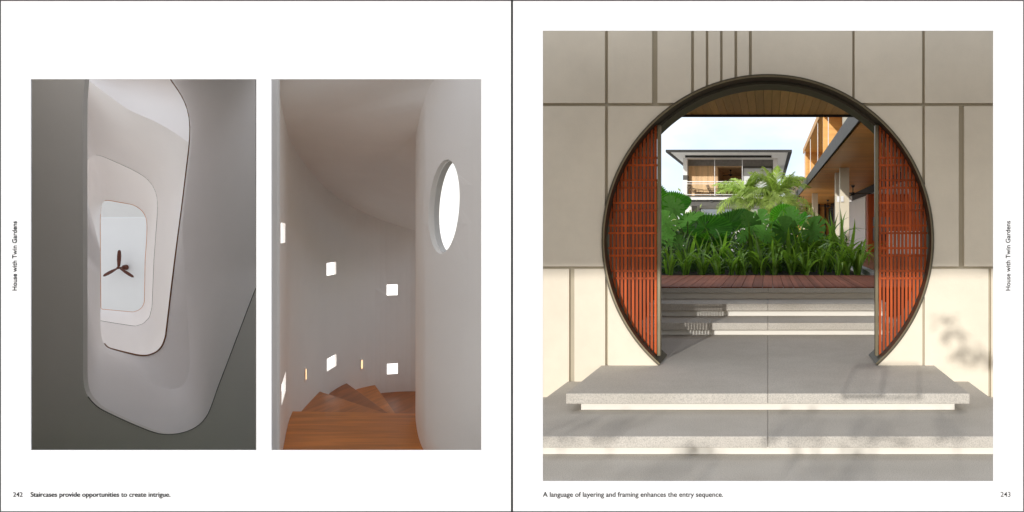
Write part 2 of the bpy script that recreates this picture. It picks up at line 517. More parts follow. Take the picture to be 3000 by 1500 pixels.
for ztop, zbot, cuts in rows:
    left = cuts[0]
    for cpair in cuts[1:]:
        right = xw(cpair[0]) if isinstance(cpair, tuple) else cpair
        mb = MB()
        cx = max(left, min(right, 0)); cz = max(zbot, min(ztop, GCZ))
        hits = math.hypot(cx, cz-GCZ) < GR
        plate_xz(mb, rect(left, right, zbot, ztop), [gate_hole] if hits else [], WY-0.036, WY+0.003)
        wl(mb.build('panel', M['wall'], wt, bevel=0.003))
        left = xw(cpair[1]) if isinstance(cpair, tuple) else cpair

# moon gate lining
def arc_band(mb, r0, r1, y0, y1, a0, a1, n=120):
    ring = []
    for k in range(n+1):
        a = a0 + (a1-a0)*k/n
        c, s = math.cos(a), math.sin(a)
        ring.append([(r0*c, y0, GCZ+r0*s), (r1*c, y0, GCZ+r1*s), (r1*c, y1, GCZ+r1*s), (r0*c, y1, GCZ+r0*s)])
    vs = [p for q in ring for p in q]
    fs = [(4*k+i, 4*k+(i+1) % 4, 4*k+4+(i+1) % 4, 4*k+4+i) for k in range(n) for i in range(4)] + [(0, 1, 2, 3), (4*n+3, 4*n+2, 4*n+1, 4*n)]
    return mb.add(vs, fs)
rg = thing('moon_gate_ring', 'dark bronze steel ring lining the round moon gate opening', 'gate', (0, WY, 0))
afl = math.asin((FLOOR-GCZ)/GR)
wl(arc_band(MB(), 1.686, 1.699, WY-0.055, WY+0.59, afl, math.pi-afl).build('outer_band', M['bronze'], rg, recalc=True))
wl(arc_band(MB(), 1.652, 1.685, WY+0.245, WY+0.585, R(8), R(172)).build('inner_band', M['bronze'], rg, recalc=True))
wl(arc_band(MB(), 1.672, 1.6855, WY-0.052, WY-0.04, afl, math.pi-afl).build('edge_trim', M['bronze_trim'], rg, recalc=True))

SY = WY + 0.18
def screen(side, label):
    t = thing('slatted_screen', label, 'screen', (side*1.38, SY+0.03, FLOOR), group='slatted screens in the moon gate')
    def loc(o): o.location = Vector((-side*1.38, -(SY+0.03), -FLOOR)); return o
    def half(x): return math.sqrt(max(0, 1.683**2 - x*x))
    px0, px1 = 1.126, 1.160
    zt = GCZ + half(px1) - 0.01
    loc(MB().box(*sorted((side*px0, side*px1)), SY-0.02, SY+0.055, max(FLOOR+0.004, GCZ-half(px1)+0.006), zt).build('post', M['bronze_trim'], t, bevel=0.003))
    x = 1.169
    pitch, wd = 0.0394, 0.0240
    ya, yb = SY+0.002, SY+0.032
    while x + wd < 1.672:
        xa, xb = x, x+wd
        prof = []
        for q in (xa, xb):
            h = half(q)-0.003
            prof.append((q, max(FLOOR+0.012, GCZ-h), GCZ+h))
        mb = MB()
        (qa, la, ha), (qb, lb, hb) = prof
        vs = [(side*qa, ya, la), (side*qb, ya, lb), (side*qb, ya, hb), (side*qa, ya, ha)]
        vs += [(p[0], yb, p[2]) for p in vs]
        mb.add(vs, [(0,1,2,3),(7,6,5,4),(0,4,5,1),(1,5,6,2),(2,6,7,3),(3,7,4,0)])
        loc(mb.build('slat', M['slat'], t, recalc=True))
        x += pitch
    for v in (462, 484, 528, 550, 594.4, 616.4, 660.8, 683, 727, 749, 793.5, 815.5):
        z = Z(v, SY); h = 0.0105
        xe = math.sqrt(max(0, 1.683**2 - (abs(z-GCZ)+h)**2)) - 0.004
        loc(MB().box(*sorted((side*1.161, side*xe)), SY-0.002, SY+0.028, z-h, z+h).build('rail', M['slat'], t))
    return t
screen(-1, 'red timber slatted screen on the left side of the moon gate')
screen(1, 'red timber slatted screen on the right side of the moon gate')

# ------------------------------------------------------------------ granite steps
st = thing('entrance_steps', 'two broad granite slabs with white risers in front of the moon gate', 'steps', (0, 6.5, 0))
def sl(o): o.location = Vector((0, -6.5, 0)); return o
P_F, L_F = 6.57, 5.81
def slab_pair(x0, x1, y0, y1, z0, z1, parent, place):
    for a, b in ((x0, -0.001), (0.001, x1)):
        place(MB().box(a, b, y0, y1, z0, z1).build('slab', M['granite'], parent, bevel=0.006))
slab_pair(-1.705, 1.705, P_F, 10.39, FLOOR-0.088, FLOOR, st, sl)
sl(box('riser', (-1.60, 1.60, P_F+0.10, 10.3, 0.163, FLOOR-0.089), M['white_riser'], st))
slab_pair(-2.05, 2.055, L_F, WY-0.03, 0.159-0.085, 0.159, st, sl)
sl(box('riser', (-2.0, 2.0, L_F+0.09, WY-0.04, 0.002, 0.0735), M['white_riser'], st))

it = thing('inner_steps', 'three granite steps with white recessed risers behind the moon gate', 'steps', (0, 11, FLOOR))
def il(o): o.location = Vector((0, -11, -FLOOR)); return o
for y0, zb, zt, y1 in ((10.29, EYE-1.282, EYE-1.187, 11.18), (11.08, EYE-1.106, EYE-1.006, 11.95), (11.85, EYE-0.91, DECK-0.021, 12.4)):
    for a, b in ((-1.72, -0.0015), (0.0015, 1.72)):
        il(MB().box(a, b, y0, y1, zb, zt).build('slab', M['granite_face'] if y0 > 11.8 else M['granite'], it, bevel=0.006))
for y0, zb, zt in ((10.39, FLOOR-0.02, EYE-1.283), (11.18, EYE-1.188, EYE-1.107), (11.95, EYE-1.007, EYE-0.911)):
    il(box('riser', (-1.70, 1.70, y0, y0+0.35, zb, zt), M['white_riser'], it))

# deck
dk = thing('wooden_deck', 'brown plank deck between the granite steps and the planting', 'deck', (0, 13.5, DECK))
pw = 0.088
pm = mesh('plank', *(lambda b: (b.v, b.f))(MB().box(-pw/2+0.004, pw/2-0.004, -1.62, 1.63, -0.02, 0)))
n = 0
xx = -2.6
while xx < 2.6:
    obj('plank', pm, M['deck'], dk, (xx, 0, random.uniform(-0.0015, 0.0015)))
    xx += pw if n % 2 else pw*0.82
    n += 1
box('joist', (-2.6, 2.6, -1.2, 1.6, -0.5, -0.026), M['black'], dk)

# ------------------------------------------------------------------ entry roof and porch
CEIL = EYE + 1.9
er = thing('entry_roof', 'timber boarded porch ceiling with dark fascia inside the moon gate', 'roof', (0, 10.5, CEIL))
bw = 0.117
bm_ = mesh('board', *(lambda b: (b.v, b.f))(MB().box(-bw/2+0.0025, bw/2-0.0025, -1.92, 1.96, 0, 0.018)))
for k in range(-17, 18):
    o = obj('board', bm_, M['soffit'], er, (k*bw, 0, 0))
box('roof_slab', (-2.05, 2.05, -1.9, 1.97, 0.022, 0.25), M['fascia'], er)
box('fascia', (-2.05, 2.05, 1.975, 2.03, -0.034, 0.27), M['fascia'], er)
pw_ = thing('porch_wall', 'porch side wall behind the left screen, coloured dark for its shade', 'wall', (-1.8, 10.4, FLOOR))
box('panel', (-0.06, 0.06, -1.78, 1.75, 0.0, 3.2), M['porch_shade'], pw_)

# canopy over the top of the entry wall
cp = thing('entry_canopy', 'brown timber canopy above the entry wall', 'canopy', (0, 6, EYE+2.2))
MB().box(-2.62, 7.0, -0.9, 0.97, 0.0, 0.12).build('ceiling', M['car_ceiling'], cp)
box('fascia', (-2.62, 7.0, -0.96, -0.902, 0.0, 0.3), M['fascia'], cp)
# gallery added out of view behind the camera: the low sun shines in under it and its underside
# draws the level shadow line across the entry wall
BY = -12.0
bz = EYE - 0.30 + (WY-BY)*TE
nb = thing('shade_gallery', 'gallery added out of view to shade the upper entry wall', 'building', (-1, BY, 0))
box('shade_band', (-8.5, 4.5, -0.5, 0, bz, bz+3.2), M['house_white'], nb)
box('roof', (-8.8, 4.8, -0.8, 0.3, bz+3.202, bz+3.4), M['fascia'], nb)
for x0 in (-8.3, 4.0):
    box('column', (x0, x0+0.35, -0.42, -0.07, 0, bz-0.002), M['column'], nb)

# =================================================================== COURTYARD
tag(MB().box(-6, 1.93, 15.14, 33, DECK-0.4, DECK-0.04).build('planting_bed', M['soil']), kind='structure')
vd = thing('veranda_deck', 'brown timber floor of the veranda right of the planting bed', 'deck', (2.6, 30, DECK))
for k in range(60):
    x0 = -0.2 + k*0.09
    box('plank', (x0+0.003, x0+0.087, -14.4, 25, -0.03, 0), M['deck_x'], vd)
kb = thing('kerb', 'grey stone kerb along the right edge of the planting bed', 'kerb', (2.1, 20, DECK))
MB().prism([(-0.10, -4.8), (0.06, -4.8), (0.14, -2), (0.14, 12), (0.0, 12), (0.0, -2)], -0.3, 0.05).build('kerb_stone', M['kerb'], kb, recalc=True)

# ---- right wing
wg = thing('veranda_wing', 'two-storey timber veranda wing with balconies on the right', 'building', (1.62, 34, DECK))
def gl(o): o.location = o.location - Vector((1.62, 34, DECK)); return o
HS = EYE + 2.0
def wp(name, b, mat, bevel=0): return gl(box(name, b, mat, wg, bevel))
wp('floor_slab', (1.62, 9.0, 13.2, 53.5, HS+0.03, HS+0.30), M['grey_steel'])
wp('slab_edge', (1.60, 1.618, 13.2, 53.5, HS-0.02, HS+0.32), M['grey_steel'])
sofm = None
for k in range(72):           # soffit boards run across
    y0 = 13.3 + k*0.56
    o = wp('soffit_board', (1.68, 4.8, y0, y0+0.552, HS-0.01, HS+0.025), M['soffit_x'])
for (x0, x1, y0, lamp) in ((2.19, 2.47, 23.6, 1), (2.215, 2.37, 25.5, 0), (2.21, 2.49, 38.7, 0), (2.23, 2.50, 52.4, 0)):
    c = wp('column', (x0, x1, y0, y0+0.28, DECK, HS-0.012), M['column'], 0.006)
    if lamp:
        for (lx, ly) in ((x0-0.09, y0+0.06), (x0+0.02, y0-0.10), (x1+0.01, y0+0.06)):
            l = box('wall_light', (lx, lx+0.08, ly, ly+0.09, EYE+0.95, EYE+1.12), M['white'])
            l.parent = c; l.location = (0, 0, 0)
HR = EYE + 5.0
wp('roof', (2.26, 9.0, 13.2, 48.6, HR, HR+0.22), M['soffit_x'])
wp('roof_edge', (2.20, 2.255, 13.2, 48.7, HR-0.03, HR+0.26), M['clad_x'])
wp('partition', (2.30, 5.2, 32.4, 32.6, HS+0.31, HR-0.004), M['clad_x'])
wp('partition', (2.28, 5.2, 48.3, 48.5, HS+0.31, HR-0.004), M['clad_x'])
wp('partition', (2.30, 5.2, 40.4, 40.6, HS+0.31, HR-0.004), M['clad_x']) if False else None
wp('upper_wall', (5.2, 5.4, 13.2, 48.5, HS+0.31, HR-0.004), M['clad_x'])
wp('white_wall', (2.27, 5.0, 14.0, 23.7, HS+0.31, HR-0.006), M['column'])
for yy in (28.8, 34.9, 40.9, 46.9):
    gl(MB().tube([(2.24, yy, HS+0.30), (2.24, yy, HR-0.03)], 0.016, 6).build('tie_rod', M['white'], wg))
rl = gl(MB().box(2.19, 2.23, 23.7, 48.4, HS+0.92, HS+0.96).box(2.2, 2.22, 23.7, 48.4, HS+0.72, HS+0.74).build('railing', M['grey_steel'], wg))
for k in range(18):
    p = box('baluster', (2.195, 2.225, 23.8+k*1.45, 23.83+k*1.45, HS+0.31, HS+0.92), M['grey_steel']); p.parent = rl
# ground floor back
wp('kitchen_wall', (4.5, 4.7, 36.0, 53.0, DECK, HS-0.3), M['house_white'])
wp('kitchen_ceiling', (4.35, 9.0, 15.0, 53.0, HS-0.32, HS-0.28), M['house_white'])
wp('lintel', (4.30, 4.34, 15.0, 53.0, HS-0.34, HS-0.012), M['fascia'])
cb = wp('cabinet', (4.28, 7.5, 33.2, 33.8, DECK, HS-0.34), M['slat'])
for (z0, z1) in ((DECK+0.5, DECK+1.05), (DECK+1.12, DECK+1.5)):
    o = box('oven', (4.48, 5.2, 33.17, 33.198, z0, z1), M['oven']); o.parent = cb
wp('counter', (4.9, 6.5, 31.0, 31.8, DECK, DECK+0.9), M['house_white'])
wp('end_wall', (1.9, 9.0, 53.2, 53.4, DECK, HS-0.012), M['clad_x'])
for k in range(6):
    wp('mullion', (2.6+k*0.42, 2.68+k*0.42, 53.0, 53.15, DECK, HS-0.02), M['fascia'])
for k in range(5):
    wp('mullion', (4.05, 4.15, 43.0+k*2.2, 43.12+k*2.2, DECK, HS-0.35), M['fascia'])
wp('window', (4.12, 4.16, 43.2, 52.6, DECK, HS-0.35), M['glass'])

def fan(name, label, loc, r, drop, mat, upright=False, blades=3, phase=0.0, group=None, hub=1.0, chord=1.0):
    t = thing(name, label, 'fan', loc, 0, group)
    MB().lathe([(0.02, drop-0.02), (0.075, drop-0.02), (0.06, drop-0.10), (0.018, drop-0.12), (0.018, 0.09*hub), (0.085*hub, 0.06*hub), (0.10*hub, 0.0), (0.07*hub, -0.05*hub), (0.01, -0.06*hub)], 14).build('motor', mat, t, smooth=False, recalc=True)
    prof = [(0.06, 0.035), (0.2, 0.05), (0.45, 0.072), (0.7, 0.075), (0.92, 0.058), (1.0, 0.02)]
    vs, fs = [], []
    for k, (d, wd) in enumerate(prof):
        for s, q in ((-1, 0), (1, 0), (1, 1), (-1, 1)):
            vs.append((d*r, s*wd*r*chord, s*0.03*r*(1-0.5*d) + (0.012 if q else 0.0) + 0.02))
    for k in range(len(prof)-1):
        for i in range(4):
            fs.append((4*k+i, 4*k+(i+1) % 4, 4*k+4+(i+1) % 4, 4*k+4+i))
    fs += [(0, 1, 2, 3), (4*len(prof)-1, 4*len(prof)-2, 4*len(prof)-3, 4*len(prof)-4)]
    me = mesh('blade', vs, fs); fix(me)
    for k in range(blades):
        obj('blade', me, mat, t, (0, 0, 0), (0, 0, phase+2*math.pi*k/blades))
    return t
fan('ceiling_fan', 'black ceiling fan under the veranda soffit beside the paired columns', (3.5, 32.0, HS-0.40), 0.72, 0.39, M['black'], phase=0.15)
fan('ceiling_fan', 'black ceiling fan farther back under the veranda soffit', (3.55, 46.0, HS-0.42), 0.72, 0.41, M['black'], phase=1.3)

# ---- far house
HY = 50.0
hs = thing('far_house', 'white two-storey house with flat eaves and timber balcony behind the palms', 'building', (-2.5, HY, 0.8))
def hl(o): o.location = o.location - Vector((-2.5, HY, 0.8)); return o
def hp(name, b, mat, bevel=0): return hl(box(name, b, mat, hs, bevel))
ZR = EYE + 5.22
rf = hl(MB().box(-6.30, 1.30, HY, 75, ZR+0.0, ZR+0.12).build('soffit', M['house_white'], hs))
hp('fascia', (-6.55, 1.55, HY-0.12, HY-0.003, ZR-0.03, ZR+0.13), M['fascia'])
hp('fascia', (-6.55, -6.305, HY, 75, ZR-0.03, ZR+0.13), M['fascia'])
hp('fascia', (1.305, 1.55, HY, 75, ZR-0.03, ZR+0.13), M['fascia'])
rt = hl(MB().add([(-6.5, HY+0.05, ZR+0.14), (1.5, HY+0.05, ZR+0.14), (1.5, 75, ZR+0.14), (-6.5, 75, ZR+0.14), (-3.5, 54, ZR+0.55), (-1.5, 54, ZR+0.55), (-1.5, 71, ZR+0.55), (-3.5, 71, ZR+0.55)],
        [(0,1,5,4),(1,2,6,5),(2,3,7,6),(3,0,4,7),(4,5,6,7),(3,2,1,0)]).build('roof', M['fascia'], hs))
hp('ceiling_beam', (-5.55, 0.25, 52.2, 52.4, ZR-0.14, ZR-0.003), M['fascia'])
BF = EYE + 2.50                     # balcony floor
for x0, x1 in ((-5.92, -5.64), (0.37, 0.66)):
    hp('column', (x0, x1, 54.4, 54.9, EYE-1, ZR-0.003), M['house_white'])
hp('side_wall', (-5.9, -5.68, 54.9, 74, EYE-1, ZR-0.003), M['house_white'])
hp('side_wall', (0.40, 0.64, 54.9, 74, EYE-1, ZR-0.003), M['house_white'])
hp('wall_band', (-5.93, -5.62, 54.38, 55.5, BF+1.22, BF+1.55), M['grey_steel'])
hp('balcony_slab', (-6.0, 0.9, 53.0, 58, BF-0.22, BF), M['house_white'])
hp('slab_trim', (-6.6, 0.95, 52.9, 52.995, BF-0.03, BF+0.04), M['grey_steel'])
ZB = ZR - 0.55
hp('head_beam', (-5.67, 0.39, 55.4, 55.6, ZR-0.42, ZR-0.003), M['beam_grey'])
for k in range(14):
    x0 = -5.66 + k*0.147
    hp('cladding_board', (x0, x0+0.143, 55.55, 55.6, BF, ZR-0.422), M['clad'])
hp('room_back', (-3.6, 0.35, 61.5, 61.6, BF, ZR-0.3), M['room'])
hp('room_ceiling', (-3.6, 0.35, 55.6, 61.5, ZR-0.5, ZR-0.44), M['clad'])
hp('room_side', (-3.61, -3.56, 55.6, 61.5, BF, ZR-0.5), M['clad'])
wn = hp('window', (-1.74, 0.30, 55.5, 55.53, BF, ZR-0.55), M['curtain'])
for b in ((-1.80, -1.74, 55.44, 55.54, BF, ZR-0.43), (0.26, 0.36, 55.44, 55.54, BF, ZR-0.43), (-1.74, 0.26, 55.44, 55.54, ZR-0.60, ZR-0.43)):
    o = box('frame', b, M['grey_steel']); o.parent = wn
fan('ceiling_fan', 'dark ceiling fan inside the far house balcony room', (-2.75, 57.5, ZR-0.95), 0.75, 0.43, M['black'], phase=0.4)
rr_ = hl(MB().box(-5.6, 0.35, 53.25, 53.30, BF+1.0, BF+1.05).box(-5.6, 0.35, 53.25, 53.28, BF+0.86, BF+0.89).box(-5.6, 0.35, 53.25, 53.29, BF+0.12, BF+0.16).build('railing', M['white'], hs))
for k in range(4):
    o = box('post', (-5.62+k*1.97, -5.57+k*1.97, 53.24, 53.31, BF+0.002, BF+1.0), M['white']); o.parent = rr_
for k in range(3):
    o = box('glass_panel', (-5.55+k*1.97, -3.65+k*1.97, 53.26, 53.27, BF+0.17, BF+0.85), M['clear_glass']); o.parent = rr_
for xx in (-3.62, -1.74):
    hl(MB().tube([(xx, 53.0, BF), (xx, 53.0, ZR)], 0.022, 6).build('cable', M['white'], hs))
# ground floor
hp('lower_beam', (-5.4, 0.9, 53.6, 53.8, BF-0.62, BF-0.225), M['grey_steel'])
hp('lower_column', (-5.75, -5.3, 54.0, 54.4, 0.8, BF-0.23), M['house_white'])
hp('lower_wall', (-5.2, 0.9, 57.0, 57.2, 0.8, BF-0.22), M['house_white'])
hp('lower_window', (-4.9, -2.6, 56.90, 56.99, 0.9, BF-0.75), M['glass'])
lw = hp('lower_window', (-1.6, 0.4, 56.90, 56.99, 0.9, BF-0.75), M['glass'])
hp('window_frame', (-4.98, -4.9, 56.85, 56.99, 0.8, BF-0.7), M['grey_steel'])
hp('window_frame', (-2.6, -2.48, 56.85, 56.99, 0.8, BF-0.7), M['grey_steel'])
hp('downlight', (-3.95, -3.8, 53.4, 53.55, BF-0.36, BF-0.222), M['black'])

def wire_chair(loc, rz, label):
    t = thing('wire_chair', label, 'chair', loc, rz, 'balcony chairs')
    MB().box(-0.34, 0.34, -0.33, 0.33, 0.34, 0.37).build('seat', M['cane'], t)
    b = MB()
    for k in range(7):
        x = -0.33 + k*0.11
        b.tube([(x, 0.30, 0.36), (x*1.05, 0.44, 0.62), (x*1.1, 0.52, 0.82)], 0.012, 5)
    b.tube([(-0.37, 0.52, 0.82), (0.37, 0.52, 0.82)], 0.016, 5)
    b.build('backrest', M['cane'], t)
    for s in (-1, 1):
        MB().tube([(s*0.36, 0.45, 0.62), (s*0.40, 0.1, 0.60), (s*0.38, -0.32, 0.54), (s*0.35, -0.33, 0.36)], 0.014, 5).build('armrest', M['cane'], t)
        for q in (-1, 1):
            MB().tube([(s*0.31, q*0.28, 0.35), (s*0.37, q*0.34, 0.0)], 0.014, 5).build('leg', M['cane'], t)
wire_chair((-4.95, 54.25, BF), R(70), 'wire lounge chair at the left end of the far balcony')
wire_chair((-3.7, 54.25, BF), R(110), 'wire lounge chair near the middle of the far balcony')

lk = thing('glass_link', 'low glazed block between the far house and the veranda wing', 'building', (2, 60, 0.8))
box('glass_wall', (-0.7, 3.0, 0, 0.05, 0.0, 5.0), M['glass'], lk)
box('roof_edge', (-0.7, 3.2, -0.1, 3.0, 5.02, 5.2), M['fascia'], lk)
box('mullion', (-0.6, -0.5, -0.06, -0.003, 0.0, 5.0), M['fascia'], lk)

bwall = thing('bright_backing_wall', 'white wall added beyond the round window to keep its view bright', 'wall', (-18, 42, -2))  # added wall, its sunlit white fills the lower round window
box('panel', (-14, 9, 0, 0.3, 0, 4.1), M['white'], bwall)
box('coping', (-14, 9, -0.05, 0.35, 4.102, 4.2), M['white'], bwall)

# =================================================================== PLANTS
def strap_mesh(name, L_, wd, lean, droop):
    n = 9; vs, fs = [], []
    p = Vector((0, 0, 0)); ang = lean
    for i in range(n+1):
        t = i/n
        ww = wd*(0.45+0.9*math.sin(math.pi*min(1, 0.12+t*0.85)))*(1-t**4)
        c = Vector((math.sin(ang), 0, math.cos(ang)))
        nrm = Vector((math.cos(ang), 0, -math.sin(ang)))
        vs += [p+Vector((0, -ww, 0))+nrm*(-ww*0.3), p.copy(), p+Vector((0, ww, 0))+nrm*(-ww*0.3)]
        p = p + c*(L_/n)
        ang += droop/n*(0.3+1.6*t)
    for i in range(n):
        a = 3*i
        fs += [(a, a+1, a+4, a+3), (a+1, a+2, a+5, a+4)]
    return mesh(name, vs, fs, True)
straps = [strap_mesh('leaf', random.uniform(0.85, 1.25), random.uniform(0.016, 0.028), random.uniform(0.0, 0.25), random.uniform(1.5, 3.3)) for _ in range(12)]
upright = [strap_mesh('leaf', random.uniform(1.0, 1.3), random.uniform(0.022, 0.03), 0.02, random.uniform(0.4, 1.2)) for _ in range(5)]
def clump(loc, n, s, label='strap-leaved lily clump growing along the front of the planting bed', group='front row of strap-leaved clumps', tall=0.2):
    t = thing('strap_plant', label, 'plant', loc, 0, group)
    for k in range(n):
        me = random.choice(upright if random.random() < tall else straps)
        sz = s*random.uniform(0.75, 1.1)
        obj('leaf', me, M['strap'], t, (random.uniform(-0.04, 0.04), random.uniform(-0.04, 0.04), 0),
            (random.uniform(-0.25, 0.25), random.uniform(-0.25, 0.25), 2*math.pi*k/n+random.uniform(-0.5, 0.5)), (sz*random.uniform(0.85, 1.2), sz*random.uniform(0.9, 1.5), sz))
    return t
SOIL = DECK - 0.04
ORD = ['first', 'second', 'third', 'fourth', 'fifth', 'sixth', 'seventh', 'eighth', 'ninth', 'tenth', 'eleventh', 'twelfth', 'thirteenth', 'fourteenth', 'fifteenth', 'sixteenth']
count = {}
def nth(row):
    count[row] = count.get(row, -1) + 1
    return 'strap-leaved clump in the %s row of the planting bed, %s from the left' % (row, ORD[count[row]]) if row != 'corner' else ('wide arching strap plant at the bed corner next to the kerb', 'wide arching strap plant behind the corner one by the kerb', 'wide arching strap plant just left of the bed corner')[count[row]]
xs = -2.25
while xs < 1.75:
    clump((xs+random.uniform(-0.06, 0.06), 15.4+random.uniform(0, 0.25), SOIL), 15, random.uniform(0.62, 0.85), nth('front'), tall=0.1)
    xs += 0.30
xs = -2.4
while xs < 1.9:
    clump((xs+random.uniform(-0.1, 0.1), 16.1+random.uniform(0, 0.4), SOIL), 15, random.uniform(0.9, 1.15)*(1.1 if xs > 0 else 0.95), nth('second'), 'second row of strap-leaved clumps', tall=0.2)
    xs += 0.36
for xs in (-0.5, -0.15, 0.25, 0.65, 1.0, 1.35, 1.7):
    clump((xs, 16.9+random.uniform(0, 0.5), SOIL), 17, random.uniform(1.1, 1.3), nth('back'), 'back row of strap-leaved clumps', tall=0.3)

for xs, ys in ((1.82, 15.6), (1.85, 16.2), (1.6, 15.9)):
    clump((xs, ys, SOIL), 18, 1.0, nth('corner'), 'strap-leaved clumps at the right corner', tall=0.0)

# undergrowth: small dark leaves nobody could count
def leaf_cloud(name, boxes, n, size, mat):
    vs, fs = [], []
    for _ in range(n):
        b = random.choice(boxes)
        c = Vector((random.uniform(b[0], b[1]), random.uniform(b[2], b[3]), b[4] + (b[5]-b[4])*random.random()**1.3))
        s = size*random.uniform(0.5, 1.3)
        d = Vector((random.gauss(0, 1), random.gauss(0, 1), random.gauss(0, 0.7))).normalized()
        e = d.orthogonal().normalized(); e = (Matrix.Rotation(random.uniform(0, 6.28), 3, d) @ e)
        f = d.cross(e)
        i = len(vs)
        vs += [c-e*s, c-f*s*0.32+d*s*0.1, c+e*s, c+f*s*0.32+d*s*0.1]
        fs += [(i, i+1, i+2, i+3)]
    return mesh(name, vs, fs)
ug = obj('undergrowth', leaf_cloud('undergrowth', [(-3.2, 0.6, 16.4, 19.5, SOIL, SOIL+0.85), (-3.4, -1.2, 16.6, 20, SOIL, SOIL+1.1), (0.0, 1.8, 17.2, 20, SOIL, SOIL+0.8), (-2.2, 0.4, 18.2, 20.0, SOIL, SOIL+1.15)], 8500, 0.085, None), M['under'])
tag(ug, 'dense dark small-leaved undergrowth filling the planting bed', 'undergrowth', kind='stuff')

# fan palms
def fan_leaf_mesh(name, n=52, span=R(318), dish=0.13, pleat=0.045):
    vs, fs = [(0, 0, 0)], []
    radii = [0.12, 0.4, 0.72, 0.93, 1.0]
    for j, r in enumerate(radii):
        for k in range(2*n+1):
            a = -span/2 + span*k/(2*n) + math.pi/2
            up = 1 if k % 2 else -1
            rr = r
            if j == 4: rr = 1.0 if k % 2 else 0.94
            wave = 0.05*math.sin(3*a)*r*r
            vs.append((rr*math.cos(a), rr*math.sin(a), dish*r*r + up*pleat*r + wave))
    m2 = 2*n+1
    for k in range(2*n): fs.append((0, 1+k, 2+k))
    for j in range(len(radii)-1):
        for k in range(2*n):
            a = 1+j*m2+k
            fs.append((a, a+m2, a+m2+1, a+1))
    return mesh(name, vs, fs)
fl = fan_leaf_mesh('fan_leaf')
def fan_palm(label, base, leaves):
    t = thing('fan_palm', label, 'palm', base)
    for (pos, r, rot) in leaves:
        p = Vector(pos) - Vector(base)
        lf = obj('fan_leaf', fl, M['fanleaf'], t, p, rot, (r, r, r))
        MB().tube([(0, 0, 0), (p.x*0.25, p.y*0.3, p.z*0.55), (p.x*0.75, p.y*0.8, p.z*0.9), tuple(p)], [0.022, 0.018, 0.013, 0.01], 6).build('petiole', M['stem'], t)
fan_palm('big fan palm with wide pleated round leaves at the middle of the bed', (-1.0, 17.6, SOIL),
         [(at(2066, 668, 16.9), 0.60, (R(30), R(6), R(10))), (at(2135, 658, 17.3), 0.54, (R(36), R(-10), R(-20))), (at(2085, 712, 16.7), 0.40, (R(-30), R(6), R(10)))])
fan_palm('fan palm with round leaves beside the left slatted screen', (-2.6, 17.8, SOIL),
         [(at(1968, 602, 17.4), 0.46, (R(32), R(22), R(-35))), (at(1918, 590, 17.0), 0.46, (R(72), R(40), R(40)))])
fan_palm('fan palm with bright round leaves in front of the veranda', (0.6, 18.6, SOIL),
         [(at(2297, 640, 18.2), 0.36, (R(76), R(0), R(-6))), (at(2340, 655, 18.0), 0.32, (R(46), R(-26), R(-40)))])

# split-leaved philodendrons
def monstera_mesh(name):
    out = []
    N = 220
    for k in range(N):
        q = k/N
        a = -math.pi/2 + 2*math.pi*q
        t = abs(2*q-1)                           # 1 at the stalk, 0 at the tip
        r = 0.70 + 0.32*(1-t) - 0.30*max(0, t-0.93)/0.07
        ph = ((1-t)*5.2) % 1.0
        if 0.12 < t < 0.93 and ph < 0.24: r *= 0.42 + 0.25*abs(ph-0.12)/0.12   # slits between the lobes
        out.append((0.78*r*math.cos(a), r*math.sin(a)))
    rv, tris, border = cdt(out, (), [(x*0.1, y*0.16) for y in range(-2, 5) for x in (-1, 0, 1)])
    vs = [(p.x, p.y, 0.30*abs(p.x)-0.22*max(0, p.y)**2+0.05*math.sin(11*p.y)*abs(p.x)-0.25*p.x*p.x) for p in rv]
    return mesh(name, vs, tris, True)
ml = monstera_mesh('split_leaf')
def split_plant(label, base, leaves):
    t = thing('split_leaf_plant', label, 'plant', base)
    for (pos, r, rot) in leaves:
        p = Vector(pos) - Vector(base)
        obj('split_leaf', ml, M['monstera'], t, p, rot, (r, r, r))
        MB().tube([(0, 0, 0), (p.x*0.3, p.y*0.3, p.z*0.6), tuple(p)], [0.02, 0.016, 0.011], 6).build('petiole', M['stem'], t)
split_plant('split-leaf plant with pale shining leaves left of the middle fan palm', (-1.75, 17.0, SOIL),
            [(at(2015, 648, 15.9), 0.36, (R(38), R(-18), R(-100))), (at(1975, 612, 15.8), 0.34, (R(60), R(10), R(160))), (at(1950, 655, 15.6), 0.38, (R(55), R(0), R(170))), (at(1925, 690, 15.5), 0.33, (R(60), R(15), R(200)))])
split_plant('split-leaf plant with glossy cut leaves in front of the right fan palm', (0.45, 17.3, SOIL),
            [(at(2300, 680, 16.1), 0.40, (R(66), R(0), R(175))), (at(2272, 668, 16.2), 0.33, (R(40), R(-10), R(130))), (at(2330, 662, 16.3), 0.40, (R(42), R(10), R(-110))), (at(2318, 642, 16.5), 0.32, (R(70), R(10), R(190))), (at(2385, 678, 16.1), 0.40, (R(62), R(10), R(-165))), (at(2240, 690, 16.0), 0.34, (R(50), R(0), R(150)))])
split_plant('split-leaf plant with dark cut leaves right of the middle fan palm', (-0.35, 17.4, SOIL),
            [(at(2200, 655, 16.4), 0.34, (R(60), R(0), R(160))), (at(2185, 690, 16.2), 0.32, (R(50), R(10), R(-140))), (at(2225, 648, 16.5), 0.30, (R(70), R(-10), R(200)))])
split_plant('split-leaf plant with upright leaf stalks at the left screen', (-2.1, 16.3, SOIL),
            [(at(1960, 700, 15.9), 0.25, (R(70), R(0), R(170))), (at(1990, 715, 15.9), 0.20, (R(80), R(0), R(185)))])

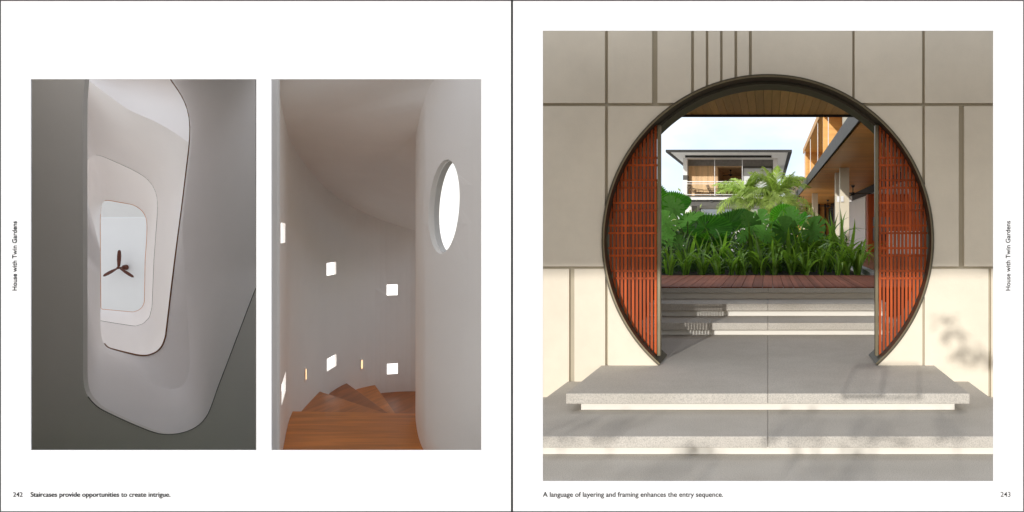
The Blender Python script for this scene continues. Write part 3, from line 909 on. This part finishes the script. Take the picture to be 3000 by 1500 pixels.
# feather palm
def frond_mesh(name, L_, droop, seed):
    rnd = random.Random(seed); vs, fs = [], []
    pts, p, ang = [], Vector((0, 0, 0)), R(28)
    n = 26
    for i in range(n+1):
        pts.append((p.copy(), ang))
        p = p + Vector((math.sin(ang), 0, math.cos(ang)))*(L_/n); ang += droop/n
    for i, (q, a) in enumerate(pts):      # rachis
        wv = 0.02*(1-i/n)+0.004
        vs += [q+Vector((0, -wv, 0)), q+Vector((0, wv, 0))]
    for i in range(n): fs.append((2*i, 2*i+1, 2*i+3, 2*i+2))
    for i in range(3, n+1):
        t = i/n
        ll = L_*0.42*math.sin(math.pi*min(1, 0.18+0.8*t))*rnd.uniform(0.85, 1.1)
        q, a = pts[i]
        fw = Vector((math.sin(a), 0, math.cos(a)))
        for s in (-1, 1):
            for h in (0, 0.5):
                d = (fw*rnd.uniform(0.55, 0.85) + Vector((0, s, 0))*0.8 + Vector((0, 0, rnd.uniform(-0.15, 0.35)))).normalized()
                tip_d = (d + Vector((0, 0, -0.75))).normalized()
                b0 = q - fw*(L_/n)*h; m_ = b0+d*ll*0.55; e = m_+tip_d*ll*0.5
                side = d.cross(Vector((0, 0, 1))).normalized()*0.020
                j = len(vs)
                vs += [b0-side*0.5, b0+side*0.5, m_+side, m_-side, e]
                fs += [(j, j+1, j+2, j+3), (j+3, j+2, j+4)]
    return mesh(name, vs, fs)
fronds = [frond_mesh('frond', L_, dr, i) for i, (L_, dr) in enumerate(((1.8, 1.5), (1.6, 1.15), (1.9, 1.9), (1.3, 0.5)))]
def feather_palm(label, base, h, lean, s, nf, group=None):
    t = thing('feather_palm', label, 'palm', base, 0, group)
    top = Vector((lean, 0, h))
    MB().tube([(0, 0, 0), (lean*0.3, 0, h*0.4), (lean*0.8, 0, h*0.85), tuple(top)], [0.13, 0.10, 0.085, 0.06], 9).build('trunk', M['palm_trunk'], t)
    for k in range(7):      # old fronds hanging round the trunk
        obj('frond', fronds[2], M['palm'], t, top-Vector((0, 0, 0.08)), (random.uniform(-0.2, 0.2), random.uniform(0.35, 0.75), 0.9*k+random.uniform(-0.3, 0.3)), (s*random.uniform(0.7, 0.95),)*3)
    for k in range(nf):
        me = fronds[k % 4] if k % 5 else fronds[3]
        obj('frond', me, M['palm'], t, top, (random.uniform(-0.2, 0.2), random.uniform(-0.45, 0.35), 2.4*k+random.uniform(-0.3, 0.3)), (s*random.uniform(0.85, 1.1),)*3)
PYD = 33.0
c1 = at(2196, 590, PYD)
feather_palm('sunlit feather palm in front of the far house', (c1.x, PYD, 0.8), c1.z-0.8, -0.1, 0.98, 17)
c2 = at(2262, 585, PYD-1)
feather_palm('sunlit feather palm nearest the veranda wing', (c2.x+0.15, PYD-1, 0.8), c2.z-0.8, 0.0, 1.08, 18)
c3 = at(2300, 640, PYD+1)
feather_palm('low feather palm growing below the veranda slab edge', (c3.x, PYD+1, 0.8), c3.z-0.8, 0.1, 0.85, 14)

# frangipani
def shrub(name, label, base, h, spread, mat, nb=9, nl=14, ls=0.16, rosette=True):
    t = thing(name, label, 'shrub', base)
    mb = MB(); tips = []
    for k in range(nb):
        a = 2*math.pi*k/nb + random.uniform(-0.3, 0.3); rr = spread*random.uniform(0.35, 1)
        tip = Vector((rr*math.cos(a), rr*math.sin(a), h*random.uniform(0.65, 1.0)))
        mb.tube([(0, 0, 0), (tip.x*0.25, tip.y*0.25, tip.z*0.45), tuple(tip)], [0.05, 0.03, 0.012], 5); tips.append(tip)
    mb.build('branches', M['bark'], t)
    vs, fs = [], []
    for tip in tips:
        for j in range(nl):
            d = Vector((random.gauss(0, 1), random.gauss(0, 1), random.gauss(0.35, 0.6))).normalized()
            s = d.cross(Vector((0, 0, 1))).normalized()*ls*0.22
            c = tip + (Vector((0, 0, 0)) if rosette else Vector((random.gauss(0, 1), random.gauss(0, 1), random.gauss(0, 1)))*ls*1.3)
            i = len(vs)
            vs += [c, c+d*ls*0.6+s, c+d*ls*1.1, c+d*ls*0.6-s]; fs += [(i, i+1, i+2, i+3)]
    obj('foliage', mesh('foliage', vs, fs), mat, t)
    return t
cf = at(2330, 600, 42)
shrub('frangipani', 'dark frangipani shrub between the glass block and the veranda wing', (cf.x, 42, 0.8), at(0, 520, 42).z-0.8, 0.75, M['tree'], 12, 16, 0.30)
shrub('bush', 'green bush behind the left fan palm', (X(1975, 26), 26, 0.8), 1.35, 0.9, M['palm'], 14, 26, 0.2, False)
shrub('bush', 'bright bush below the far house ground-floor column', (X(2008, 46), 46, 0.8), 1.6, 1.1, M['palm'], 14, 26, 0.28, False)

# small tree beside the drive whose leaves dapple the right-hand panel
TX, TY = 0.75, -3.0
tr = thing('shade_tree', 'small leafy tree beside the drive dappling the entry wall', 'tree', (TX, TY, 0))
MB().tube([(0, 0, 0), (0.02, 0.0, 1.4), (-0.2, 0.05, 2.2), (-0.65, 0.0, 2.75)], [0.05, 0.04, 0.03, 0.012], 8).build('trunk', M['bark'], tr)
def dapple(target, rad, n, size):
    vs, fs = [], []
    for _ in range(n):
        c = target + Vector((random.gauss(0, rad), random.gauss(0, rad), random.gauss(0, rad*0.4)))
        d = Vector((random.gauss(0, 1), random.gauss(0, 1), random.gauss(0, 1))).normalized(); e = d.orthogonal().normalized(); f = d.cross(e)
        s = size*random.uniform(0.6, 1.3); i = len(vs)
        vs += [c-e*s, c-f*s*0.5, c+e*s, c+f*s*0.5]; fs.append((i, i+1, i+2, i+3))
    return vs, fs
vs, fs = [], []
for (hit, rad, n) in ((at(2790, 985, 8.0), 0.09, 26), (at(2850, 1050, 8.0), 0.12, 55), (at(2770, 935, 8.0), 0.07, 14), (at(2880, 790, 8), 0.05, 9)):
    src = Vector(hit) - Vector((TA, 1, -TE))*(hit[1]-TY)
    a, b = dapple(src - Vector((TX, TY, 0)), rad, n, 0.06)
    m0 = len(vs); vs += a; fs += [tuple(i+m0 for i in q) for q in b]
obj('crown', mesh('crown', vs, fs), M['tree'], tr)

hg = thing('dapple_hedge', 'loose hedge added behind the camera to dapple the lower steps', 'hedge', (-0.5, -3.4, 0))  # unseen leaf clusters added along the sun rays to dapple the steps
vs, fs = [], []
stems = MB()
for (u, v, y, rad, n) in ((1660, 1255, 6.0, 0.13, 36), (2330, 1255, 6.0, 0.12, 34), (2560, 1262, 6.0, 0.13, 40), (1960, 1375, 5.4, 0.14, 36), (2450, 1385, 5.4, 0.15, 40), (1800, 1255, 6.0, 0.10, 22), (2800, 1255, 6.0, 0.10, 24)):
    hit = at(u, v, y)
    src = hit - Vector((TA, 1, -TE))*(y+3.4) - Vector((-0.5, -3.4, 0))
    a, b = dapple(src, rad, n, 0.06)
    m0 = len(vs); vs += a; fs += [tuple(i+m0 for i in q) for q in b]
    stems.tube([(src.x, src.y, 0), (src.x+0.02, src.y, src.z*0.6), tuple(src)], [0.016, 0.012, 0.006], 5)
obj('foliage', mesh('foliage', vs, fs), M['tree'], hg)
stems.build('stems', M['bark'], hg)

# =================================================================== STAIRWELL (first picture)
def z1(x, y): return (60+x/2.147, 200+y/2.147)
def z2(x, y): return (60+x/2.147, 760+y/2.147)
CC = (335, 830)
def polar(poly, n=180):
    """resample an outline evenly in angle about CC"""
    out = []
    P = [Vector((p[0]-CC[0], p[1]-CC[1])) for p in poly]
    for k in range(n):
        a = 2*math.pi*k/n; d = Vector((math.cos(a), math.sin(a)))
        best = None
        for i in range(len(P)):
            p, q = P[i], P[(i+1) % len(P)]
            e = q-p; den = d.cross(e)
            if abs(den) < 1e-9: continue
            t = p.cross(e)/den; s = p.cross(d)/den
            if t > 0 and -1e-6 <= s <= 1+1e-6 and (best is None or t > best): best = t
        out.append((CC[0]+d.x*best, CC[1]+d.y*best))
    return out
def smooth_poly(poly, it=2):
    for _ in range(it):
        n = len(poly)
        poly = [((poly[i-1][0]+2*poly[i][0]+poly[(i+1) % n][0])/4, (poly[i-1][1]+2*poly[i][1]+poly[(i+1) % n][1])/4) for i in range(n)]
    return poly
O0 = [z1(392, -60), z1(392, 400), z2(393, 400), z2(393, 790), z2(402, 830), z2(430, 875), z2(490, 935), z2(600, 988), z2(700, 1033), z2(800, 1075), z2(870, 1099), z2(960, 1103), z2(1050, 1083), z2(1120, 1050), z2(1175, 990), z2(1207, 910), z2(1240, 810), z2(1300, 655), z2(1370, 470), z2(1440, 285), z2(1490, 155), z2(1524, 60), z1(1526, 1000), z1(1526, -60)]
T0 = [z1(330, -260), z1(330, 1100), z2(405, 40), z2(482, 555), z2(515, 585), z2(560, 596), z2(640, 650), z2(780, 750), z2(880, 802), z2(960, 822), z2(1020, 803), z2(1052, 755), z2(1067, 660), z2(1055, 430), z2(1040, 150), z2(1033, 20), z1(1026, 1100), z1(1018, 980), z1(1035, 820), z1(1060, 620), z1(1082, 470), z1(1085, 390), z1(1080, 310), z1(1060, 230), z1(1010, 140), z1(950, 60), z1(840, -150), z1(600, -260)]
O1 = [z1(335, -250), (216, 480), (232, 507), (250, 523), (274, 556), (289, 590), (294, 625), (294.5, 965), (296, 985), (301, 1003), (310, 1015), z2(550, 557), z2(640, 580), z2(740, 603), z2(800, 605), z2(860, 582), z2(895, 543), z2(915, 485), z2(945, 230), z2(972, 10), z1(1000, 1000), z1(1020, 850), z1(1050, 600), z1(1066, 480), z1(1075, 400), z1(1070, 310), z1(1050, 230), z1(1000, 140), z1(935, 60), z1(820, -150), z1(600, -250)]
O1p = [z1(300, -60), z1(300, 1100), z2(380, 60), z2(470, 600), z2(550, 640), z2(740, 680), z2(860, 660), z2(960, 540), z2(1000, 230), z2(1030, 10), z1(1060, 850), z1(1090, 600), z1(1090, 500), z1(1066, 480), z1(1030, 448), z1(980, 412), z1(900, 362), z1(800, 312), z1(720, 284), z1(640, 238), z1(500, 130), z1(420, 70), z1(340, 12)]
O2 = [z1(396, 700), z1(396, 640), z1(402, 592), z1(420, 560), z1(455, 539), z1(500, 546), z1(600, 590), z1(700, 635), z1(780, 680), z1(830, 730), z1(858, 790), z1(866, 850), z1(850, 1070), z2(840, 0), z2(828, 300), z2(812, 365), z2(772, 405), z2(722, 420), z2(600, 402), z2(505, 386), z2(430, 380), z2(396, 300)]
O3 = [z1(500, 880), z1(503, 850), z1(514, 834), z1(540, 828), z1(620, 843), z1(710, 858), z1(755, 885), z1(785, 920), z1(797, 962), z1(795, 1070), z2(785, 0), z2(780, 270), z2(765, 303), z2(740, 322), z2(708, 331), z2(600, 321), z2(505, 312)]
sw = thing('stairwell', 'tall white stairwell of nested rounded openings in the left picture', 'stairwell', (-7.0, 9.0, 0))
def wl1(o): o.location = o.location - Vector((-7.0, 9.0, 0)); return o
def loft(name, A, ya, B, yb, mat, steps=7, bulge=0.0, thick=0):
    A, B = smooth_poly(polar(A)), smooth_poly(polar(B))
    n = len(A); vs, fs = [], []
    for s in range(steps+1):
        t = s/steps
        y = ya+(yb-ya)*t**(1+bulge)
        for k in range(n):
            vs.append(at(A[k][0]+(B[k][0]-A[k][0])*t, A[k][1]+(B[k][1]-A[k][1])*t, y))
    for s in range(steps):
        for k in range(n):
            fs.append((s*n+k, s*n+(k+1) % n, (s+1)*n+(k+1) % n, (s+1)*n+k))
    o = wl1(obj(name, mesh(name, vs, fs, True), mat, sw))
    return o
def trim(name, A, y, rad, mat, parent, keep=None):
    P = smooth_poly(polar(A, 220)); mb = MB()
    pts = [at(p[0], p[1], y) for p in P]; n = len(pts); k = 6; vs, fs = [], []
    for i in range(n):
        d = (pts[(i+1) % n]-pts[i-1]).normalized(); a = Vector((0, 1, 0)); b = d.cross(a).normalized()
        vs += [pts[i]+rad*(math.cos(2*math.pi*j/k)*a*1.6+math.sin(2*math.pi*j/k)*b) for j in range(k)]
    fs = [(i*k+j, i*k+(j+1) % k, ((i+1) % n)*k+(j+1) % k, ((i+1) % n)*k+j) for i in range(n) for j in range(k) if keep is None or (keep(*P[i]) and keep(*P[(i+1) % n]))]
    return wl1(MB().add(vs, fs).build(name, mat, parent, smooth=True))
D0, D1, D2, D3, D4 = 9.0, 11.0, 14.0, 17.0, 21.0
# foreground soffit with the first opening
hole0 = [(X(u, D0), Z(v, D0)) for u, v in smooth_poly(polar(O0, 220))]
mb = MB(); plate_xz(mb, [(-16.3, Z(1560, D0)), (X(772, D0), Z(1560, D0)), (X(772, D0), Z(840, D0)), (X(772, D0), EYE+3.9), (-16.3, EYE+3.9)], [hole0], D0, D0+0.06)
wl1(mb.build('front_soffit', M['well_grey'], sw))
trim('edge_trim', O0, D0+0.0, 0.004, M['grey_steel'], sw, lambda u, v: v > 1150 or u > 500)
rfp = [(-11.6, 12.7), (-7.9, 12.7), (-7.9, 16.2), (-11.6, 16.2)]
wl1(MB().prism(rfp, EYE+3.1, EYE+3.2).build('shade_roof', M['well_white'], sw, recalc=True))  # roof added to cut the sky light on the landing underside
loft('lower_soffit', O0, D0+0.03, T0, D0+1.5, M['well_white'], 8)
loft('light_patch_facet', T0, D0+1.5, O1, D0+1.8, M['well_white'], 6)  # a patch of light shaped as a facet of its own
trim('wood_trim', O1, D0+1.8, 0.011, M['dark_oak'], sw, lambda u, v: u > 302)
O1x = [(CC[0]+(p[0]-CC[0])*(1.0 if p[1] < 450 and p[0] > 190 else 1.18), CC[1]+(p[1]-CC[1])*(1.0 if p[1] < 450 and p[0] > 190 else 1.18)) for p in O1p]
loft('middle_soffit', O1x, D1+1.8, O2, D2, M['well_white'], 8)
trim('edge_trim', O2, D2, 0.0035, M['grey_steel'], sw)
O2x = [(CC[0]+(p[0]-CC[0])*1.5, CC[1]+(p[1]-CC[1])*1.5) for p in O2]
loft('upper_soffit', O2x, D2+1.6, O3, D3, M['well_white'], 8)
trim('wood_trim', O3, D3, 0.006, M['oak'], sw)
# landing underside above the middle soffit
C = [z1(300, 20), z1(340, 22), z1(420, 80), z1(500, 140), z1(640, 248), z1(720, 294), z1(800, 322), z1(900, 372), z1(980, 422), z1(1066, 490), z1(1150, 560)]
vs, fs = [], []
Cs = spline([(p[0], p[1], 0) for p in C], 50)
for s in range(7):
    t = s/6
    for p in Cs:
        vs.append(at(p[0]+(-20*t), p[1]-(p[1]-120)*t, D1+2.0+2.2*t*t))
fs = [(s*50+k, s*50+k+1, (s+1)*50+k+1, (s+1)*50+k) for s in range(6) for k in range(49)]
wl1(obj('landing_soffit', mesh('landing_soffit', vs, fs, True), M['well_white'], sw))
# top ceiling with the fan
ceil1 = [at(200, 637, D4), at(520, 637, D4), at(520, 1100, D4), at(200, 1100, D4)]
wl1(MB().add(ceil1, [(0, 3, 2, 1)]).add([at(200, 636.5, D4), at(520, 636.5, D4), at(520, 570, D4-0.5), at(200, 570, D4-0.5)], [(0, 1, 2, 3)]).build('top_ceiling', M['well_ceiling'], sw))
# added sheets that block sun and steer bounce at the stair rooms
def shaft(name, b): return wl1(box(name, b, M['well_white'], sw))
def sheet(name, pts, z0, z1_, mat, parent, place, th=0.05):
    mb = MB()
    for (a, b) in zip(pts, pts[1:]):
        d = Vector((b[0]-a[0], b[1]-a[1])).normalized(); nrm = Vector((-d.y, d.x))*th
        mb.prism([a, b, (b[0]+nrm.x, b[1]+nrm.y), (a[0]+nrm.x, a[1]+nrm.y)], z0, z1_)
    return place(mb.build(name, mat, parent, recalc=True))
xl = lambda y: -0.962*y
xr = lambda y: -0.6535*y
sheet('sun_block_left', [(xl(4.6), 4.6), (xl(8.99), 8.99)], -2, EYE+3.2, M['well_mid'], sw, wl1, 0.08)  # added wall that blocks sun coming from the left
sheet('sun_block_divider', [(xr(16.2), 16.2), (xr(4.6), 4.6)], -2, EYE+2.9, M['well_white'], sw, wl1, 0.03)  # added divider, run forward to keep sun out of the stair room
mb = MB(); mb.box(-26, X(230, 17.25), 17.25, 17.35, -2, EYE+1.75)
wl1(mb.build('ceiling_sun_block', M['well_white'], sw))  # added wall that keeps direct sun off the top ceiling
pf = [(xl(6.6), 6.6), (xr(6.6)-0.04, 6.6), (xr(8.97)-0.04, 8.97), (xl(8.97), 8.97)]
wl1(MB().prism(pf, -1.2, -0.95).build('green_bounce_floor', M['dark_green'], sw, recalc=True))  # unseen green floor added to darken and tint the bounce
sheet('shade_sheet', [(xr(4.7)-0.012, 4.7), (xr(8.97)-0.012, 8.97)], -1, EYE+2.9, M['absorber_dark'], sw, wl1, 0.008)  # unseen dark sheet added to darken the right side of the stairwell

ft = at(345.5, 784.5, 20.7)
fo = fan('ceiling_fan', 'red-brown three-blade wooden fan on the bright stairwell ceiling', ft, 0.47, 0.28, M['fan_wood'], blades=3, phase=R(-88), hub=0.38, chord=1.25)
fo.rotation_euler = (R(-90), 0, 0)

# =================================================================== WINDING STAIR ROOM (second picture)
cs = thing('stair_room', 'curved white stair room with small square windows in the middle picture', 'stair room', (-5.5, 11, 0))
def cl(o): o.location = o.location - Vector((-5.5, 11, 0)); return o
wall_ctrl = [(-4.96, 7.85, 1.62), (-5.30, 8.5, 1.33), (-6.33, 10.37, 1.17), (-7.08, 12.2, 0.87), (-7.48, 13.4, 0.68), (-7.60, 14.2, 0.50), (-7.42, 14.78, 0.27), (-6.95, 15.0, 0.06), (-6.62, 14.95, -0.06)]
WN = 90
WC = spline(wall_ctrl, WN)
acc = [0.0]
for a, b in zip(WC, WC[1:]): acc.append(acc[-1] + math.hypot(b.x-a.x, b.y-a.y))
def wall_pt(s):
    s = max(0, min(acc[-1], s))
    for i in range(WN-1):
        if s <= acc[i+1]:
            t = (s-acc[i])/(acc[i+1]-acc[i]); return WC[i].lerp(WC[i+1], t)
    return WC[-1]
def wall_nrm(s):
    d = wall_pt(s+0.02)-wall_pt(s-0.02); return Vector((-d.y, d.x, 0)).normalized()   # away from the room
def s_of_u(u):
    k = (u-U0)/F
    for i in range(WN-1):
        a, b = WC[i], WC[i+1]
        fa, fb = a.x-k*a.y, b.x-k*b.y
        if fa*fb <= 0: return acc[i] + (acc[i+1]-acc[i])*fa/(fa-fb)
    return 0
WB = EYE - 3.5
wins = []
for (ua, ub, va, vb) in ((822.6, 835.7, 653, 712), (957, 984.7, 769, 806), (1133, 1164.5, 833.6, 865), (958, 985.6, 1044, 1080), (1133.8, 1165, 1065, 1096), (825, 837.5, 1106, 1165)):
    sa, sb = s_of_u(ua), s_of_u(ub); ym = wall_pt((sa+sb)/2).y
    wins.append((min(sa, sb), max(sa, sb), Z(vb, ym), Z(va, ym)))
outer = [(0, WB)] + [(acc[i], WB) for i in range(3, WN, 3)] + [(acc[-1], WB)] + [(acc[i], EYE+WC[i].z+0.12) for i in range(WN-1, -1, -1)]
extra = [(acc[i], WB+k*0.35) for i in range(1, WN-1) for k in range(1, 14) if WB+k*0.35 < EYE+WC[i].z-0.1]
mb = MB()
def wfront(s, z): p = wall_pt(s); return (p.x, p.y, z)
def wback(s, z): p = wall_pt(s) + wall_nrm(s)*0.10; return (p.x, p.y, z)
slab_map(mb, outer, [rect(a, b, c, d) for a, b, c, d in wins], wfront, wback, extra)
cwall = cl(mb.build('curved_wall', M['stair_white'], cs, recalc=True))
for a, b, c, d in wins:
    mb = MB()
    pts = [Vector(wfront(s, z)) + wall_nrm(s)*0.04 for s, z in ((a+0.002, c+0.002), (b-0.002, c+0.002), (b-0.002, d-0.002), (a+0.002, d-0.002))]
    pts2 = [p + wall_nrm((a+b)/2)*0.01 for p in pts]
    mb.add(pts+pts2, [(0,1,2,3),(7,6,5,4),(0,4,5,1),(1,5,6,2),(2,6,7,3),(3,7,4,0)])
    o = mb.build('window_pane', M['pane'], cwall, recalc=True)
# newel wall with the round window
N_ctrl = [(-2.93, 8.02, 1.95), (-3.2, 8.10, 1.82), (-3.46, 8.24, 1.70), (-3.65, 8.38, 1.56), (-3.79, 8.55, 1.40), (-4.15, 9.22, 1.27), (-4.61, 10.18, 1.20), (-4.95, 11.0, 1.02)]
NN = 60
NC = spline(N_ctrl, NN)
nacc = [0.0]
for a, b in zip(NC, NC[1:]): nacc.append(nacc[-1] + math.hypot(b.x-a.x, b.y-a.y))
def n_pt(s):
    s = max(0, min(nacc[-1], s))
    for i in range(NN-1):
        if s <= nacc[i+1]:
            t = (s-nacc[i])/(nacc[i+1]-nacc[i]); return NC[i].lerp(NC[i+1], t)
    return NC[-1]
def n_nrm(s):
    d = n_pt(s+0.03)-n_pt(s-0.03); return Vector((d.y, -d.x, 0)).normalized()     # away from the room
def n_of_u(u):
    k = (u-U0)/F
    for i in range(NN-1):
        a, b = NC[i], NC[i+1]
        fa, fb = a.x-k*a.y, b.x-k*b.y
        if fa*fb <= 0: return nacc[i] + (nacc[i+1]-nacc[i])*fa/(fa-fb)
    return 0
ell_px = [(1301 + 44.5*math.cos(t) + 9*math.sin(t)*-1, 605 - 138*math.sin(t)*-1) for t in [2*math.pi*k/64 for k in range(64)]]
ell = []
for u, v in ell_px:
    s = n_of_u(u); ell.append((s, Z(v, n_pt(s).y)))
outer = [(0, WB)] + [(nacc[i], WB) for i in range(2, NN, 2)] + [(nacc[-1], WB)] + [(nacc[i], EYE+NC[i].z+0.12) for i in range(NN-1, -1, -1)]
extra = [(nacc[i], WB+k*0.4) for i in range(1, NN-1) for k in range(1, 14) if WB+k*0.4 < EYE+NC[i].z-0.1]
extra = [p for p in extra if not inside(p, ell)]
TH = 0.34
def nfront(s, z): p = n_pt(s); return (p.x, p.y, z)
mb = MB()
slab_map(mb, outer, [ell], nfront, lambda s, z: tuple(n_pt(s)*1.0 + n_nrm(s)*0.06 + Vector((0, 0, z-n_pt(s).z))), extra)
nw = cl(mb.build('newel_wall', M['stair_white'], cs, recalc=True))
# round window reveal: a stepped tube through the wall
sm = sum(p[0] for p in ell)/len(ell); zm = sum(p[1] for p in ell)/len(ell)
nd = n_nrm(sm); tang = (n_pt(sm+0.05)-n_pt(sm-0.05)).normalized()
def tube_ring(k, off): # ellipse scaled by k, pushed out by off
    res = []
    for s, z in ell:
        p = Vector(nfront(s, z)); c = Vector(nfront(sm, zm))
        res.append(c + (p-c)*k + nd*off)
    return res
prof = [(1.0, 0.0), (1.0, 0.05), (0.97, 0.052), (1.0, 0.13)]
vs = [p for k, o_ in prof for p in tube_ring(k, o_)]; n_ = len(ell)
fs = [(i*n_+k, i*n_+(k+1) % n_, (i+1)*n_+(k+1) % n_, (i+1)*n_+k) for i in range(len(prof)-1) for k in range(n_)]
o = MB().add(vs, fs).build('window_reveal', M['white'], nw, smooth=False)
# ceiling
mb = MB(); K = 12
CA = [WC[int(i*(WN-1)/39)] for i in range(40)]; CB = [NC[int(i*(NN-1)/39)] for i in range(40)]
vs = []
for i in range(40):
    q = CA[min(39, i+1)]-CA[max(0, i-1)]; q = Vector((-q.y, q.x, 0)).normalized()*0.09
    a = Vector((CA[i].x+q.x, CA[i].y+q.y, EYE+CA[i].z)); b = Vector((CB[i].x, CB[i].y, EYE+CB[i].z))
    for k in range(K+1):
        vs.append(a.lerp(b, k/K))
fs = [(i*(K+1)+k, (i+1)*(K+1)+k, (i+1)*(K+1)+k+1, i*(K+1)+k+1) for i in range(39) for k in range(K)]
cl(obj('ceiling', mesh('ceiling', vs, fs, True), M['stair_white'], cs))
# spine wall behind the newel and the jamb at the left
sheet('jamb', [(xr(7.80)+0.02, 7.80), (X(812, 7.80), 7.80)], WB, EYE+3, M['white'], cs, cl, 0.04)

lf = [(xr(4.7)+0.05, 4.7), (-0.36*4.7, 4.7), (-0.36*8.0, 8.0), (-3.4, 8.42), (xr(8.42)+0.1, 8.42)]
cl(MB().prism(lf, -0.9, -0.74).build('bounce_floor', M['bounce_gravel'], cs, recalc=True))  # unseen pale floor added to bounce light up into the room

# stairs
wsx = thing('winding_stair', 'winding oak staircase dropping away between curved white walls', 'staircase', (-5.5, 11, 0))
def vl(o): o.location = o.location - Vector((-5.5, 11, 0)); return o
def zt(x, y): return (770+x/2.147, 760+y/2.147)
Z0 = EYE - 2.367; RS = 0.17
def on_wall(px, z):
    u, v = zt(*px); y = (EYE-z)*F/(v-V0)
    return (X(u, y), y)
def tread(poly, z, nm='tread', mt='oak'):
    mb = MB(); mb.prism(poly, z-0.045, z)
    return vl(mb.build(nm, M[mt], wsx, recalc=True, bevel=0.006))
# each tread: outer edge on the wall, inner end at the newel
inner = [(-4.55, 10.10), (-4.66, 10.35), (-4.70, 10.55), (-4.74, 10.75), (-4.78, 10.9), (-4.8, 11.1)]
def wall_arc(sa, sb, n=6): return [(wall_pt(sa+(sb-sa)*k/n).x+0.0, wall_pt(sa+(sb-sa)*k/n).y) for k in range(n+1)]
def s_near(p): return min(range(WN), key=lambda i: (WC[i].x-p[0])**2+(WC[i].y-p[1])**2)
marks = []
for i, px in enumerate(((190, 952), (347, 830), (527, 778), (712, 786), (918, 850))):
    z = Z0 - RS*i
    marks.append(acc[s_near(on_wall(px, z))])
first = [on_wall((122, 1215), Z0)]
arc0 = wall_arc(0.35, marks[0])
tread(arc0 + [(-4.59, 10.22), (-4.15, 9.25), (-3.76, 8.52), (-3.5, 8.2)], Z0)
prev = marks[0]
for i in range(1, 5):
    z = Z0 - RS*i
    lo, hi = marks[i-1]-0.25, marks[i]
    pi = (-4.62-0.05*i, 10.24+0.12*i)
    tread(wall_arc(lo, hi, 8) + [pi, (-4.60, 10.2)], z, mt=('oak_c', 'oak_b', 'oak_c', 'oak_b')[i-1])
    a = wall_pt(marks[i-1]-0.03)
    mb = MB(); mb.prism([(a.x, a.y), (a.x+0.04, a.y-0.02), (pi[0]+0.06, pi[1]-0.16), (pi[0]+0.02, pi[1]-0.14)], z-0.01, z+RS-0.047)
    vl(mb.build('riser', M['oak'], wsx, recalc=True))
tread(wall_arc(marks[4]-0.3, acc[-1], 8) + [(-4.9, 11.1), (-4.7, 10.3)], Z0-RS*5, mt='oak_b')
# wall lamps
def wall_lamp(px, label):
    u, v = zt(*px); s = s_of_u(u); p = wall_pt(s)-wall_nrm(s)*0.015; z = Z(v, p.y)
    t = thing('wall_lamp', label, 'lamp', (p.x, p.y, z), math.atan2(wall_nrm(s).y, wall_nrm(s).x)-math.pi/2, 'step lamps set in the curved stair wall')
    box('backplate', (-0.035, 0.035, 0.0, 0.018, -0.10, 0.10), M['stair_white'], t)
    box('glowing_slot', (-0.012, 0.012, -0.006, -0.001, -0.075, 0.075), M['lamp'], t)
wall_lamp((264, 722), 'left glowing slot lamp in the curved stair wall')
wall_lamp((619, 660), 'right glowing slot lamp in the curved stair wall')
